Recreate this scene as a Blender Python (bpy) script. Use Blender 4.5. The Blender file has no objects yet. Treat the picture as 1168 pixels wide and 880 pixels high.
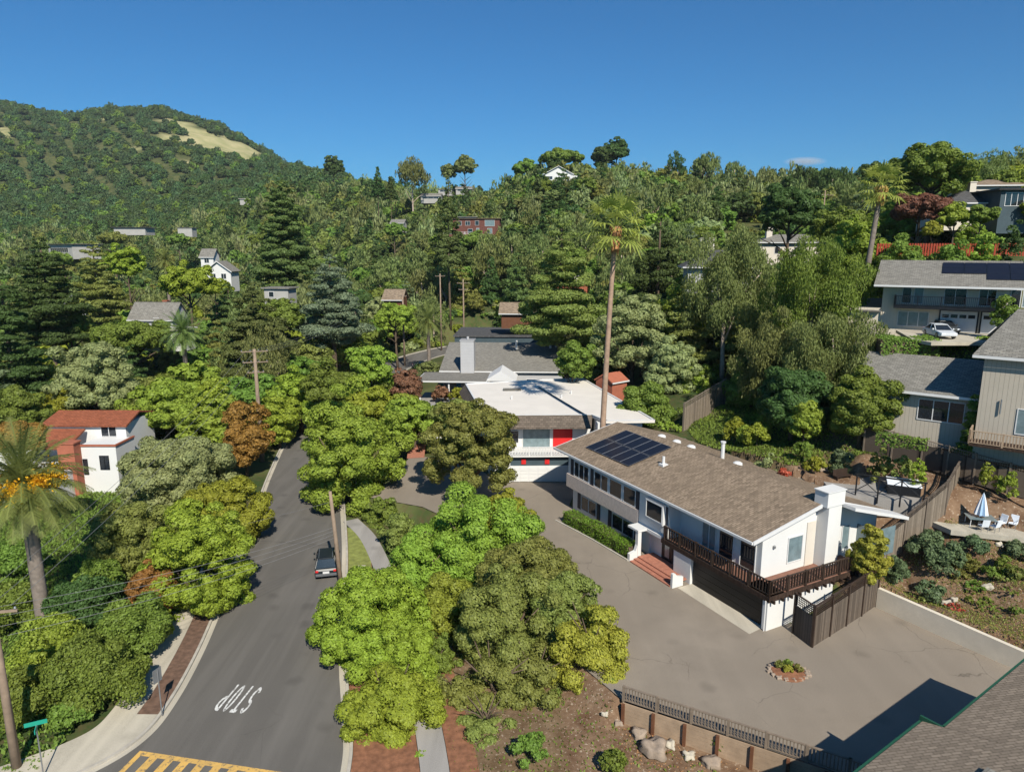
import bpy, bmesh, math, random
import numpy as np
from mathutils import Vector, Matrix
R = math.radians
S = bpy.context.scene
COL = S.collection
# ------------------------------------------------------------------ camera
FPX = 790.0; CX, CY = 584.0, 440.0; CH = 25.5
TH = math.atan(157/790); CT, ST = math.cos(TH), math.sin(TH)
cam_d = bpy.data.cameras.new('camera'); cam = bpy.data.objects.new('camera', cam_d); COL.objects.link(cam)
cam.location = (0, 0, CH); cam.rotation_euler = (R(90)-TH, 0, 0)
cam_d.sensor_width = 36; cam_d.lens = 36*FPX/1168; cam_d.clip_end = 20000; cam_d.clip_start = .5
S.camera = cam
# ------------------------------------------------------------------ world, sun
SUN_EL, SUN_AZ = 42.0, 162.0          # azimuth clockwise from +Y
wd = bpy.data.worlds.new('World'); S.world = wd; wd.use_nodes = True
nt = wd.node_tree; nt.nodes.clear()
sky = nt.nodes.new('ShaderNodeTexSky'); sky.sky_type = 'NISHITA'; sky.sun_disc = False
sky.sun_elevation = R(SUN_EL); sky.sun_rotation = R(SUN_AZ)
sky.altitude = 600; sky.air_density = 1.0; sky.dust_density = 1.0; sky.ozone_density = 5.0
bg = nt.nodes.new('ShaderNodeBackground'); bg.inputs[1].default_value = 0.068
wo = nt.nodes.new('ShaderNodeOutputWorld')
tint = nt.nodes.new('ShaderNodeMix'); tint.data_type = 'RGBA'; tint.blend_type = 'MULTIPLY'; tint.inputs[0].default_value = 1; tint.inputs[7].default_value = (.26, .76, 1.05, 1)
nt.links.new(sky.outputs[0], tint.inputs[6]); nt.links.new(tint.outputs[2], bg.inputs[0]); nt.links.new(bg.outputs[0], wo.inputs[0])
sd = bpy.data.lights.new('sun', 'SUN'); sd.energy = 4.6; sd.angle = R(.5); sd.color = (1, .93, .80)
so = bpy.data.objects.new('sun', sd); COL.objects.link(so)
sv = Vector((math.sin(R(SUN_AZ))*math.cos(R(SUN_EL)), math.cos(R(SUN_AZ))*math.cos(R(SUN_EL)), math.sin(R(SUN_EL))))
so.rotation_euler = sv.to_track_quat('Z', 'Y').to_euler(); so.location = (0, 0, 300)
S.view_settings.view_transform = 'Standard'; S.view_settings.look = 'None'
S.view_settings.exposure = 0.5; S.view_settings.gamma = 1
S.render.engine = 'CYCLES'
S.cycles.volume_bounces = 0; S.cycles.max_bounces = 5; S.cycles.diffuse_bounces = 3; S.cycles.glossy_bounces = 2
S.cycles.transmission_bounces = 3; S.cycles.transparent_max_bounces = 4

# ------------------------------------------------------------------ survey helpers
def ray(px, py):
    a = (px-CX)/FPX; b = (CY-py)/FPX
    return (a, CT+b*ST, -ST+b*CT)
def P(px, py, z=0.0):
    r = ray(px, py); t = (z-CH)/r[2]; return Vector((r[0]*t, r[1]*t, z))
def at(px, py, Y):
    r = ray(px, py); t = Y/r[1]; return Vector((r[0]*t, Y, CH+r[2]*t))
def pix(x, y, z):
    d = y*CT-(z-CH)*ST; u = y*ST+(z-CH)*CT
    return (CX+FPX*x/d, CY-FPX*u/d)

# ------------------------------------------------------------------ object helpers
def link(name, data, parent=None):
    o = bpy.data.objects.new(name, data); COL.objects.link(o)
    if parent: o.parent = parent
    return o
def tag(o, label=None, cat=None, group=None, kind=None):
    if label: o['label'] = label
    if cat: o['category'] = cat
    if group: o['group'] = group
    if kind: o['kind'] = kind
    return o
def empty(name, loc, rz=0, label=None, cat=None, group=None):
    o = link(name, None); o.location = loc; o.rotation_euler = (0, 0, rz); o.empty_display_size = .3
    return tag(o, label, cat, group)
def children(o): return [c for c in bpy.data.objects if c.parent == o]
def copy_tree(o, parent=None):
    c = o.copy(); COL.objects.link(c); c.parent = parent
    for ch in children(o): copy_tree(ch, c)
    return c
class MB:
    def __init__(s): s.v = []; s.f = []
    def poly(s, pts):
        n = len(s.v); s.v += [tuple(p) for p in pts]; s.f.append(tuple(range(n, n+len(pts)))); return s
    def box(s, a, b):
        x0, y0, z0 = a; x1, y1, z1 = b
        if x0 > x1: x0, x1 = x1, x0
        if y0 > y1: y0, y1 = y1, y0
        if z0 > z1: z0, z1 = z1, z0
        n = len(s.v)
        s.v += [(x0,y0,z0),(x1,y0,z0),(x1,y1,z0),(x0,y1,z0),(x0,y0,z1),(x1,y0,z1),(x1,y1,z1),(x0,y1,z1)]
        for f in ((0,3,2,1),(4,5,6,7),(0,1,5,4),(1,2,6,5),(2,3,7,6),(3,0,4,7)): s.f.append(tuple(n+i for i in f))
        return s
    def obox(s, o, ax, ay, az):       # box from corner + three edge vectors
        o, ax, ay, az = map(Vector, (o, ax, ay, az)); n = len(s.v)
        for k in ((0,0,0),(1,0,0),(1,1,0),(0,1,0),(0,0,1),(1,0,1),(1,1,1),(0,1,1)):
            s.v.append(tuple(o+ax*k[0]+ay*k[1]+az*k[2]))
        for f in ((0,3,2,1),(4,5,6,7),(0,1,5,4),(1,2,6,5),(2,3,7,6),(3,0,4,7)): s.f.append(tuple(n+i for i in f))
        return s
    def prism(s, pts, vec):           # polygon (3d points) extruded by vec
        vec = Vector(vec); n = len(s.v); k = len(pts)
        s.v += [tuple(p) for p in pts]+[tuple(Vector(p)+vec) for p in pts]
        s.f.append(tuple(range(n, n+k))[::-1]); s.f.append(tuple(range(n+k, n+2*k)))
        for i in range(k):
            j = (i+1) % k; s.f.append((n+i, n+j, n+k+j, n+k+i))
        return s
    def ext(s, xy, z0, z1): return s.prism([(x, y, z0) for x, y in xy], (0, 0, z1-z0))
    def tube(s, pts, rad, seg=8, cap=True):
        pts = [Vector(p) for p in pts]
        if not hasattr(rad, '__len__'): rad = [rad]*len(pts)
        n0 = len(s.v)
        for i, p in enumerate(pts):
            d = (pts[min(i+1, len(pts)-1)]-pts[max(i-1, 0)])
            d = d.normalized() if d.length > 1e-6 else Vector((0,0,1))
            a = d.orthogonal().normalized()
            if abs(d.z) > .5: a = Vector((1,0,0)); a = (a-d*a.dot(d)).normalized()
            else: a = Vector((0,0,1)); a = (a-d*a.dot(d)).normalized()
            b = d.cross(a)
            for k in range(seg):
                t = 2*math.pi*k/seg; s.v.append(tuple(p+(a*math.cos(t)+b*math.sin(t))*rad[i]))
        for i in range(len(pts)-1):
            for k in range(seg):
                k2 = (k+1) % seg; A = n0+i*seg
                s.f.append((A+k, A+k2, A+seg+k2, A+seg+k))
        if cap:
            s.f.append(tuple(n0+k for k in range(seg))[::-1]); A = n0+(len(pts)-1)*seg
            s.f.append(tuple(A+k for k in range(seg)))
        return s
    def lathe(s, c, prof, seg=12):
        c = Vector(c); n0 = len(s.v)
        for r, z in prof:
            for k in range(seg):
                t = 2*math.pi*k/seg; s.v.append((c.x+r*math.cos(t), c.y+r*math.sin(t), c.z+z))
        for i in range(len(prof)-1):
            for k in range(seg):
                k2 = (k+1) % seg; A = n0+i*seg
                s.f.append((A+k, A+k2, A+seg+k2, A+seg+k))
        s.f.append(tuple(n0+k for k in range(seg))[::-1])
        A = n0+(len(prof)-1)*seg; s.f.append(tuple(A+k for k in range(seg)))
        return s
    def build(s, name, m, parent=None, smooth=False, bevel=0):
        me = bpy.data.meshes.new(name); me.from_pydata(s.v, [], s.f); me.update()
        bm = bmesh.new(); bm.from_mesh(me); bmesh.ops.recalc_face_normals(bm, faces=bm.faces)
        bm.to_mesh(me); bm.free()
        if smooth: me.polygons.foreach_set('use_smooth', [True]*len(me.polygons))
        me.materials.append(m)
        o = link(name, me, parent)
        if bevel:
            b = o.modifiers.new('bevel', 'BEVEL'); b.width = bevel; b.segments = 2; b.limit_method = 'ANGLE'; b.angle_limit = R(40)
        return o

# ------------------------------------------------------------------ materials
def newmat(name):
    m = bpy.data.materials.new(name); m.use_nodes = True; n = m.node_tree
    return m, n, n.nodes['Principled BSDF']
def nd(n, t, **kw):
    x = n.nodes.new('ShaderNode'+t)
    for k, v in kw.items():
        if k[0] == '_': setattr(x, k[1:], v)
        else: x.inputs[k.replace('_', ' ')].default_value = v
    return x
def mixc(n, fac, a, b):
    x = n.nodes.new('ShaderNodeMix'); x.data_type = 'RGBA'
    for sock, v in ((x.inputs[0], fac), (x.inputs[6], a), (x.inputs[7], b)):
        if isinstance(v, (int, float)): sock.default_value = v
        elif isinstance(v, (tuple, list)): sock.default_value = (*v, 1)
        else: n.links.new(v, sock)
    return x.outputs[2]
def ramp(n, fac, p0, p1, c0=(0,0,0), c1=(1,1,1)):
    x = n.nodes.new('ShaderNodeValToRGB'); e = x.color_ramp.elements
    e[0].position = p0; e[0].color = (*c0, 1); e[1].position = p1; e[1].color = (*c1, 1)
    n.links.new(fac, x.inputs[0]); return x.outputs[0]
def coords(n, obj=True):
    if obj: return n.nodes.new('ShaderNodeTexCoord').outputs['Object']
    return n.nodes.new('ShaderNodeNewGeometry').outputs['Position']
def noise(n, co, sc, det=4, rough=.55):
    x = n.nodes.new('ShaderNodeTexNoise'); x.inputs['Scale'].default_value = sc; x.inputs['Detail'].default_value = det
    x.inputs['Roughness'].default_value = rough; n.links.new(co, x.inputs['Vector']); return x.outputs['Fac']
def mul(c, k): return tuple(min(1, v*k) for v in c)
def bump(n, b, h, st=.3, d=.02):
    x = n.nodes.new('ShaderNodeBump'); x.inputs['Strength'].default_value = st; x.inputs['Distance'].default_value = d
    n.links.new(h, x.inputs['Height']); n.links.new(x.outputs[0], b.inputs['Normal'])
def plain(name, c, rough=.7, var=.18, sc=1.2, metal=0, spec=.3, bmp=0):
    m, n, b = newmat(name); co = coords(n)
    f1 = noise(n, co, sc, 5); f2 = noise(n, co, sc*9, 3)
    a = mixc(n, ramp(n, f1, .3, .7), mul(c, 1-var), mul(c, 1+var))
    a2 = mixc(n, ramp(n, f2, .35, .7), a, mul(c, 1-var*.6)); 
    x = n.nodes.new('ShaderNodeMix'); x.data_type = 'RGBA'; x.inputs[0].default_value = .5
    n.links.new(a, x.inputs[6]); n.links.new(a2, x.inputs[7]); n.links.new(x.outputs[2], b.inputs['Base Color'])
    b.inputs['Roughness'].default_value = rough; b.inputs['Metallic'].default_value = metal
    b.inputs['Specular IOR Level'].default_value = spec
    if bmp: bump(n, b, f2, bmp, .02)
    return m
def shingle(name, c, var=.35, sx=1.0, rot=0):
    m, n, b = newmat(name); co = coords(n)
    mp = n.nodes.new('ShaderNodeMapping'); n.links.new(co, mp.inputs[0]); mp.inputs['Rotation'].default_value = (0, 0, rot)
    br = n.nodes.new('ShaderNodeTexBrick'); n.links.new(mp.outputs[0], br.inputs['Vector'])
    br.inputs['Scale'].default_value = 1/sx; br.inputs['Brick Width'].default_value = .42; br.inputs['Row Height'].default_value = .2
    br.inputs['Mortar Size'].default_value = .018; br.inputs['Mortar Smooth'].default_value = .2
    br.inputs['Color1'].default_value = (*mul(c, 1-var), 1); br.inputs['Color2'].default_value = (*mul(c, 1+var), 1)
    br.inputs['Mortar'].default_value = (*mul(c, .35), 1)
    f = noise(n, co, .35, 6, .65); f2 = noise(n, co, 14, 2)
    a = mixc(n, ramp(n, f, .35, .7), br.outputs['Color'], mul(c, .75))
    x = mixc(n, .45, br.outputs['Color'], a); y = mixc(n, ramp(n, f2, .45, .75), x, mul(c, 1.5))
    z = mixc(n, .3, x, y)
    n.links.new(z, b.inputs['Base Color']); b.inputs['Roughness'].default_value = .9; b.inputs['Specular IOR Level'].default_value = .15
    bump(n, b, br.outputs['Color'], .5, .02); return m
def siding(name, c, pitch=.3, vert=True, var=.1, dark=.55):
    m, n, b = newmat(name); co = coords(n)
    sp = n.nodes.new('ShaderNodeSeparateXYZ'); n.links.new(co, sp.inputs[0])
    if vert:
        ad = nd(n, 'Math', _operation='ADD'); n.links.new(sp.outputs[0], ad.inputs[0]); n.links.new(sp.outputs[1], ad.inputs[1]); src = ad.outputs[0]
    else: src = sp.outputs[2]
    dv = nd(n, 'Math', _operation='DIVIDE'); n.links.new(src, dv.inputs[0]); dv.inputs[1].default_value = pitch
    fr = nd(n, 'Math', _operation='FRACT'); n.links.new(dv.outputs[0], fr.inputs[0])
    g = ramp(n, fr.outputs[0], .02, .1); f = noise(n, co, .8, 5)
    a = mixc(n, g, mul(c, dark), c); a2 = mixc(n, ramp(n, f, .35, .75), a, mul(c, 1-var*2)); z = mixc(n, .5, a, a2)
    n.links.new(z, b.inputs['Base Color']); b.inputs['Roughness'].default_value = .75; b.inputs['Specular IOR Level'].default_value = .2
    bump(n, b, g, .4, .02); return m
def woodmat(name, c, pitch=.14, var=.35):
    m, n, b = newmat(name); co = coords(n)
    sp = n.nodes.new('ShaderNodeSeparateXYZ'); n.links.new(co, sp.inputs[0])
    ad = nd(n, 'Math', _operation='ADD'); n.links.new(sp.outputs[0], ad.inputs[0]); n.links.new(sp.outputs[1], ad.inputs[1])
    dv = nd(n, 'Math', _operation='DIVIDE'); n.links.new(ad.outputs[0], dv.inputs[0]); dv.inputs[1].default_value = pitch
    fl = nd(n, 'Math', _operation='FLOOR'); n.links.new(dv.outputs[0], fl.inputs[0])
    wn = n.nodes.new('ShaderNodeTexWhiteNoise'); wn.noise_dimensions = '1D'; n.links.new(fl.outputs[0], wn.inputs['W'])
    fr = nd(n, 'Math', _operation='FRACT'); n.links.new(dv.outputs[0], fr.inputs[0])
    g = ramp(n, fr.outputs[0], .03, .14)
    a = mixc(n, wn.outputs['Value'], mul(c, 1-var), mul(c, 1+var)); f = noise(n, co, 2.0, 6, .7)
    a2 = mixc(n, ramp(n, f, .4, .7), a, mul(c, .6)); a3 = mixc(n, .45, a, a2); z = mixc(n, g, mul(c, .2), a3)
    n.links.new(z, b.inputs['Base Color']); b.inputs['Roughness'].default_value = .9; b.inputs['Specular IOR Level'].default_value = .12
    return m
def paving(name, c, crack=.5, stain=.35, sc=.25, cr_s=.22, trk=.55):
    m, n, b = newmat(name); co = coords(n, False)
    f = noise(n, co, sc, 6, .6); f2 = noise(n, co, 18, 2); f3 = noise(n, co, .06, 3)
    a = mixc(n, ramp(n, f, .35, .68), mul(c, 1-stain*.45), mul(c, 1+stain*.3))
    a = mixc(n, ramp(n, f3, .4, .62), a, mul(c, 1-stain*.4)) if stain > .2 else a
    g = mixc(n, .35, a, mixc(n, ramp(n, f2, .3, .7), mul(c, .6), mul(c, 1.35)))
    wv = nd(n, 'VectorMath', _operation='ADD'); nz = n.nodes.new('ShaderNodeTexNoise'); nz.inputs['Scale'].default_value = .7; nz.inputs['Detail'].default_value = 5
    n.links.new(co, nz.inputs['Vector']); n.links.new(co, wv.inputs[0]); n.links.new(nz.outputs['Color'], wv.inputs[1])
    vo = n.nodes.new('ShaderNodeTexVoronoi'); vo.feature = 'DISTANCE_TO_EDGE'; vo.inputs['Scale'].default_value = cr_s; n.links.new(wv.outputs[0], vo.inputs['Vector'])
    ck = ramp(n, vo.outputs['Distance'], .0, .007); msk = ramp(n, noise(n, co, .11, 2), .54, .6)
    inv = nd(n, 'Math', _operation='SUBTRACT'); inv.inputs[0].default_value = 1; n.links.new(ck, inv.inputs[1])
    mm = nd(n, 'Math', _operation='MULTIPLY'); n.links.new(inv.outputs[0], mm.inputs[0]); n.links.new(msk, mm.inputs[1])
    m2 = nd(n, 'Math', _operation='MULTIPLY'); n.links.new(mm.outputs[0], m2.inputs[0]); m2.inputs[1].default_value = crack
    z = mixc(n, m2.outputs[0], g, mul(c, .35))
    mp = n.nodes.new('ShaderNodeMapping'); mp.inputs['Scale'].default_value = (.9, .06, 1); mp.inputs['Rotation'].default_value = (0, 0, R(-12)); n.links.new(co, mp.inputs[0])
    tk = noise(n, mp.outputs[0], 1.0, 3, .5); z = mixc(n, ramp(n, tk, .42, .66), z, mixc(n, trk, z, mul(c, 1.35)))
    sp_ = n.nodes.new('ShaderNodeTexVoronoi'); sp_.inputs['Scale'].default_value = .33; n.links.new(wv.outputs[0], sp_.inputs['Vector'])
    z = mixc(n, ramp(n, sp_.outputs['Distance'], .05, .22, (.45,)*3, (0,)*3), z, mul(c, .55))
    n.links.new(z, b.inputs['Base Color']); b.inputs['Roughness'].default_value = .88; b.inputs['Specular IOR Level'].default_value = .2
    bump(n, b, f2, .3, .01); return m
def leafmat(name, c, var=.30, trans=.42, hue=.025):
    m, n, b = newmat(name); at_ = n.nodes.new('ShaderNodeAttribute'); at_.attribute_name = 'v'
    oi = n.nodes.new('ShaderNodeObjectInfo')
    a = mixc(n, at_.outputs['Fac'], mul(c, 1-var), (min(1, c[0]*(1+var*1.2)), min(1, c[1]*(1+var)), c[2]*(1+var*.7)))
    co = coords(n, False); f = noise(n, co, .35, 3)
    a = mixc(n, ramp(n, f, .35, .65), a, mixc(n, .4, a, (c[0]*1.15, c[1]*1.0, c[2]*.9)))
    hs = n.nodes.new('ShaderNodeHueSaturation'); n.links.new(a, hs.inputs['Color'])
    m1 = nd(n, 'MapRange'); m1.inputs[3].default_value = .5-hue; m1.inputs[4].default_value = .5+hue; n.links.new(oi.outputs['Random'], m1.inputs[0])
    m2 = nd(n, 'MapRange'); m2.inputs[3].default_value = .85; m2.inputs[4].default_value = 1.15; n.links.new(oi.outputs['Random'], m2.inputs[0])
    n.links.new(m1.outputs[0], hs.inputs['Hue']); n.links.new(m2.outputs[0], hs.inputs['Value'])
    n.links.new(hs.outputs[0], b.inputs['Base Color']); b.inputs['Roughness'].default_value = .55; b.inputs['Specular IOR Level'].default_value = .25
    tr = n.nodes.new('ShaderNodeBsdfTranslucent'); n.links.new(hs.outputs[0], tr.inputs[0])
    mx = n.nodes.new('ShaderNodeMixShader'); mx.inputs[0].default_value = trans
    n.links.new(b.outputs[0], mx.inputs[1]); n.links.new(tr.outputs[0], mx.inputs[2])
    n.links.new(mx.outputs[0], n.nodes['Material Output'].inputs[0]); return m
M = {}
M['asphalt'] = paving('asphalt', (.118, .11, .10), .35, .3, .3, .2)
M['parking'] = paving('old_paving', (.235, .20, .162), .8, .45, .3, .26, .12)
M['concrete'] = paving('concrete', (.40, .365, .30), .3, .3, .6, .5)
M['path'] = paving('path_concrete', (.27, .255, .24), .3, .3, .5, .4)
M['wallcream'] = plain('cream_concrete', (.62, .56, .46), .85, .12, .6)
M['kerb'] = plain('kerb_concrete', (.40, .37, .32), .85, .2, 1.5)
M['mulchbrown'] = plain('brown_mulch', (.14, .085, .06), .95, .4, 3, bmp=.5)
M['mulch'] = plain('red_mulch', (.22, .10, .055), .95, .4, 3, bmp=.5)
M['lawn'] = plain('dry_lawn', (.20, .22, .06), .95, .35, 2, bmp=.5)
M['brick'] = plain('brick_paving', (.36, .15, .10), .85, .25, 5)
M['whitepaint'] = plain('road_white', (.78, .78, .76), .6, .08, 4)
M['yellowpaint'] = plain('road_yellow', (.72, .46, .13), .6, .12, 4)
def wornpaint(name, c, under):
    m, n, b = newmat(name); co = coords(n, False); f = noise(n, co, 4, 6, .8); f2 = noise(n, co, .9, 4)
    a = mixc(n, ramp(n, f, .53, .60), c, under); a = mixc(n, ramp(n, f2, .4, .7), a, mixc(n, .3, a, under)); n.links.new(a, b.inputs['Base Color']); b.inputs['Roughness'].default_value = .75; return m
M['whitepaint'] = wornpaint('road_white', (.62, .62, .60), (.13, .12, .11))
M['yellowpaint'] = wornpaint('road_yellow', (.62, .38, .10), (.16, .13, .09))
M['white'] = plain('white_wall', (.62, .62, .61), .7, .04, .5)
M['cream'] = plain('cream_wall', (.58, .53, .46), .75, .06, .5)
M['whitetrim'] = plain('white_trim', (.60, .60, .60), .5, .04, 2)
M['pink'] = plain('pale_pink_band', (.52, .44, .39), .9, .14, 4, bmp=.6)
M['shingle_brown'] = shingle('brown_shingle', (.235, .18, .13))
M['shingle_gray'] = shingle('gray_shingle', (.20, .19, .17), .25)
M['shingle_dark'] = shingle('dark_shingle', (.085, .085, .088), .25)
M['shingle_taupe'] = shingle('taupe_shingle', (.24, .195, .15), .25, rot=R(35))
M['mansard'] = shingle('mansard_shingle', (.13, .105, .085), .3)
M['tile'] = shingle('clay_tile', (.26, .085, .045), .3, .9)
M['roofwhite'] = plain('white_membrane', (.64, .60, .55), .7, .06, .5)
M['solar'] = plain('solar_glass', (.010, .011, .018), .32, .2, 2, spec=.3)
M['solarframe'] = plain('panel_frame', (.35, .36, .38), .4, .05, 2, metal=.5)
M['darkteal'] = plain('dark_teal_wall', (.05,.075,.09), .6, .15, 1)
M['glass'] = plain('window_glass', (.018, .022, .028), .06, .3, 1, spec=.8)
M['glasslite'] = plain('curtained_glass', (.16, .22, .24), .12, .25, 2, spec=.8)
M['black'] = plain('black_paint', (.012, .013, .016), .4, .2, 2)
M['garagedark'] = plain('dark_garage_door', (.012, .011, .011), .45, .2, 1)
M['shutter'] = plain('navy_shutter', (.02, .025, .04), .5, .1, 2)
M['deckwood'] = woodmat('deck_wood', (.05, .032, .024), .1, .3)
M['railwood'] = plain('brown_rail', (.042, .027, .02), .5, .3, 3)
M['fencewood'] = woodmat('weathered_fence', (.125, .10, .08), .15, .4)
M['fencegray'] = woodmat('gray_weathered_fence', (.20, .165, .13), .15, .35)
M['boards'] = plain('retaining_boards', (.33, .24, .165), .9, .25, 1.2)
M['postbrown'] = plain('brown_post', (.13, .055, .028), .8, .2, 2)
M['graywood'] = plain('gray_wood', (.19, .15, .115), .9, .25, 3)
M['graysiding'] = siding('gray_siding', (.43, .385, .32), .32)
M['creamsiding'] = siding('cream_siding', (.62, .56, .46), .3, dark=.8)
M['graylap'] = siding('gray_lap', (.42, .42, .43), .25, False)
M['bark'] = plain('bark', (.11, .08, .055), .95, .35, 3, bmp=.6)
M['palebark'] = plain('pale_bark', (.42, .33, .27), .9, .3, 2)
M['palmbark'] = plain('palm_bark', (.33, .225, .16), .95, .3, 2, bmp=.8)
M['palmgray'] = plain('palm_gray_bark', (.20, .165, .14), .95, .3, 3, bmp=.8)
M['polewood'] = plain('pole_wood', (.25, .185, .135), .9, .25, 2)
M['trimgray'] = plain('bumper_gray', (.10, .105, .115), .5, .1, 3)
M['metal'] = plain('galvanised', (.30, .31, .32), .45, .1, 3, metal=.6)
M['wire'] = plain('wire_grey', (.20, .20, .20), .5, .1, 3)
M['deadgreen'] = plain('dull_green', (.02,.08,.05), .6, .1, 3)
M['signgreen'] = plain('sign_green', (.02, .28, .20), .4, .05, 3)
M['rock'] = plain('rock', (.27, .215, .17), .9, .35, 2, bmp=.6)
M['farwhite'] = plain('weathered_white', (.36, .35, .33), .8, .1, .5)
M['red'] = plain('red_door', (.55, .02, .02), .5, .08, 2)
M['blue'] = plain('blue_panel', (.04, .20, .42), .6, .1, 2)
M['umbrella'] = plain('umbrella_blue', (.30, .44, .62), .8, .1, 3)
M['umbrellawhite'] = plain('umbrella_white', (.70, .74, .80), .8, .1, 3)
M['gutter'] = plain('green_gutter', (.015, .075, .045), .5, .1, 2)
M['deckfloor'] = plain('deck_floor', (.20, .10, .07), .8, .2, 2)
M['terracotta'] = plain('terracotta', (.33, .11, .065), .85, .12, 2)
M['redfence'] = plain('red_fence', (.30, .05, .025), .8, .25, 3)
M['redbrown'] = plain('red_brown_wall', (.13, .05, .038), .8, .2, 1)
LC = dict(lime=(.165,.205,.026), yellow=(.205,.215,.034), fresh=(.155,.215,.032), green=(.105,.16,.03), dark=(.048,.082,.024),
          olive=(.135,.16,.042), sage=(.175,.215,.095), blue=(.085,.12,.06), cedar=(.12,.165,.105), chaparral=(.058,.10,.04), pine=(.082,.115,.036), orange=(.19,.115,.03),
          euca=(.12,.152,.052), brown=(.15,.085,.05), purple=(.07,.02,.03), palm=(.115,.155,.045), fan=(.19,.22,.05), straw=(.36,.22,.10), fruit=(.62,.27,.02),
          red=(.28,.06,.04), hedge=(.09,.155,.018))
L = {k: leafmat('leaf_'+k, mul(v, 1.7)) for k, v in LC.items()}

# ------------------------------------------------------------------ terrain
AZ = np.array([-300, 33, 60, 88, 116, 145, 174, 207, 230, 258, 285, 313, 340, 390, 425, 520, 640, 800, 930, 1060, 1168, 1400], float)
DD = np.array([20, 45, 60, 75, 95, 130, 180, 260, 400, 600, 900, 1500, 2400, 4500], float)
TB = np.array([
 [-1.5,-1.5,-2,-2,-2,-3,-3,-3,0,20,90,300,260,200],
 [-1.5,-1.5,-2,-2.5,-3,-4,-4,-3.5,1,26,85,309,262.6,185.4],
 [-1.5,-1.5,-2,-2.5,-3,-4,-4,-3.5,1,26,82,305,259.2,183.0],
 [-1.5,-1.5,-2,-2.5,-3,-4,-4,-3.5,1,26,80,290,246.5,174.0],
 [-1.5,-1.5,-2,-2.5,-3,-4,-4,-3.5,1,26,82,288,244.8,172.8],
 [-1.5,-1.5,-2,-2.5,-3,-4,-4,-3.5,1,26,84,295,250.8,177.0],
 [-1.5,-1.5,-2,-2.5,-3,-4,-4,-3.5,1,26,88,300,255.0,180.0],
 [-1.5,-1.5,-2,-2.5,-3,-4,-4,-3.5,1,26,90,303,257.6,181.8],
 [-1.5,-1.5,-2,-2.5,-3,-4,-4,-3.5,4,40,92,290,246.5,174.0],
 [-1.5,-1.5,-2,-2.5,-3,-4,-4,-3.5,4,40,96,271,230.3,162.6],
 [-1.5,-1.5,-2,-2.5,-3,-4,-4,-3.5,4,40,100,245,208.2,147.0],
 [-1.5,-1.5,-2,-2.5,-3,-4,-4,-3.5,4,62,106,218,185.3,130.8],
 [-1.5,-1.5,-2,-2.5,-3,-4,-4,-3.5,4,62,118,186,158.1,111.6],
 [-1.5,-1.5,-2,-2.5,-3,-4,-4,-3.5,4,62,122,130,110.5,78.0],
 [-1.5,-1.5,-1.5,-1.5,-1.5,-1.5,-1.5,4,25,68,90,85,60,60],
 [-1.5,-1.5,-1.5,-.8,-.5,-.5,1,12,38,62,66,50,40,40],
 [-1.4,-1.4,-.8,0,0,2,10,28,62,60,50,40,40,40],
 [-1.4,-1,3,6,8,11,19,33,56,60,50,40,40,40],
 [-1.4,0,7,8.5,10,15,23,35,54,58,50,40,40,40],
 [0,1,8.5,16,22,28,32,40,54,55,50,40,40,40],
 [0,2,10.5,17,25,33,36,42,54,55,50,40,40,40],
 [0,3,12,19,27,35,40,45,55,55,50,40,40,40]], float)
def wuv(u, w, z=0.0, O=(17.21, 43.07), a=R(27.82)):
    return (O[0]-u*math.sin(a)+w*math.cos(a), O[1]+u*math.cos(a)+w*math.sin(a), z)
CTRL = []
def ctl(px, py, D): v = at(px, py, D); CTRL.append((v.x, v.y, v.z))
for a_ in ((1110,600,51),(1150,610,50),(1060,640,49),(1100,660,47.5),(1160,660,46),(1060,690,46.3),(1120,700,44.3),(1168,715,42),
           (1030,672,48.5),(1094,556,54),(1000,560,58),(1060,547,55.5),(960,540,60),(990,519,59.5),(900,515,64),(860,505,70),(1168,640,48),(1168,580,52)): ctl(*a_)
for a_ in ((779,493,74.5),(803,479,77.5),(826,464,81),(850,480,74),(1066,402,67),(1030,402,68),(1000,402,68.5),(1095,398,67),(1120,385,66),(1150,395,70),(1000,478,63.5),(1060,486,61.5),(1108,492,59.5),(1150,500,58),(985,518,60),(1020,528,58),(1050,540,56.5),(1080,550,55),(1110,558,53.3),(1150,570,51.5),(1190,582,50.2)): ctl(*a_)
CTRL += [(27,46.6,1.3),(31.6,39.5,1.15),(28.7,43.8,1.2),(34,35.6,1.2),(27.6,50,2.6),(40,30,2)]
ROADC = [(-15.2,10),(-15.0,25),(-15.6,36),(-17.2,46),(-19.8,58),(-22.6,70),(-25.2,82),(-28.2,96),(-30.5,112),(-31,130),(-29,150),(-25.5,168),(-18,185),(-6,200)]
def seg_dist(X, Y, pts, closed=False):
    d = np.full(X.shape, 1e9); n = len(pts)
    for i in range(n if closed else n-1):
        ax, ay = pts[i][:2]; bx, by = pts[(i+1) % n][:2]
        dx, dy = bx-ax, by-ay; L2 = dx*dx+dy*dy+1e-9
        t = np.clip(((X-ax)*dx+(Y-ay)*dy)/L2, 0, 1)
        d = np.minimum(d, np.hypot(X-ax-t*dx, Y-ay-t*dy))
    return d
def inside(X, Y, pts):
    r = np.zeros(X.shape, bool); n = len(pts)
    for i in range(n):
        ax, ay = pts[i][:2]; bx, by = pts[(i+1) % n][:2]
        if ay == by: continue
        c = ((ay > Y) != (by > Y)) & (X < (bx-ax)*(Y-ay)/(by-ay)+ax); r ^= c
    return r
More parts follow.
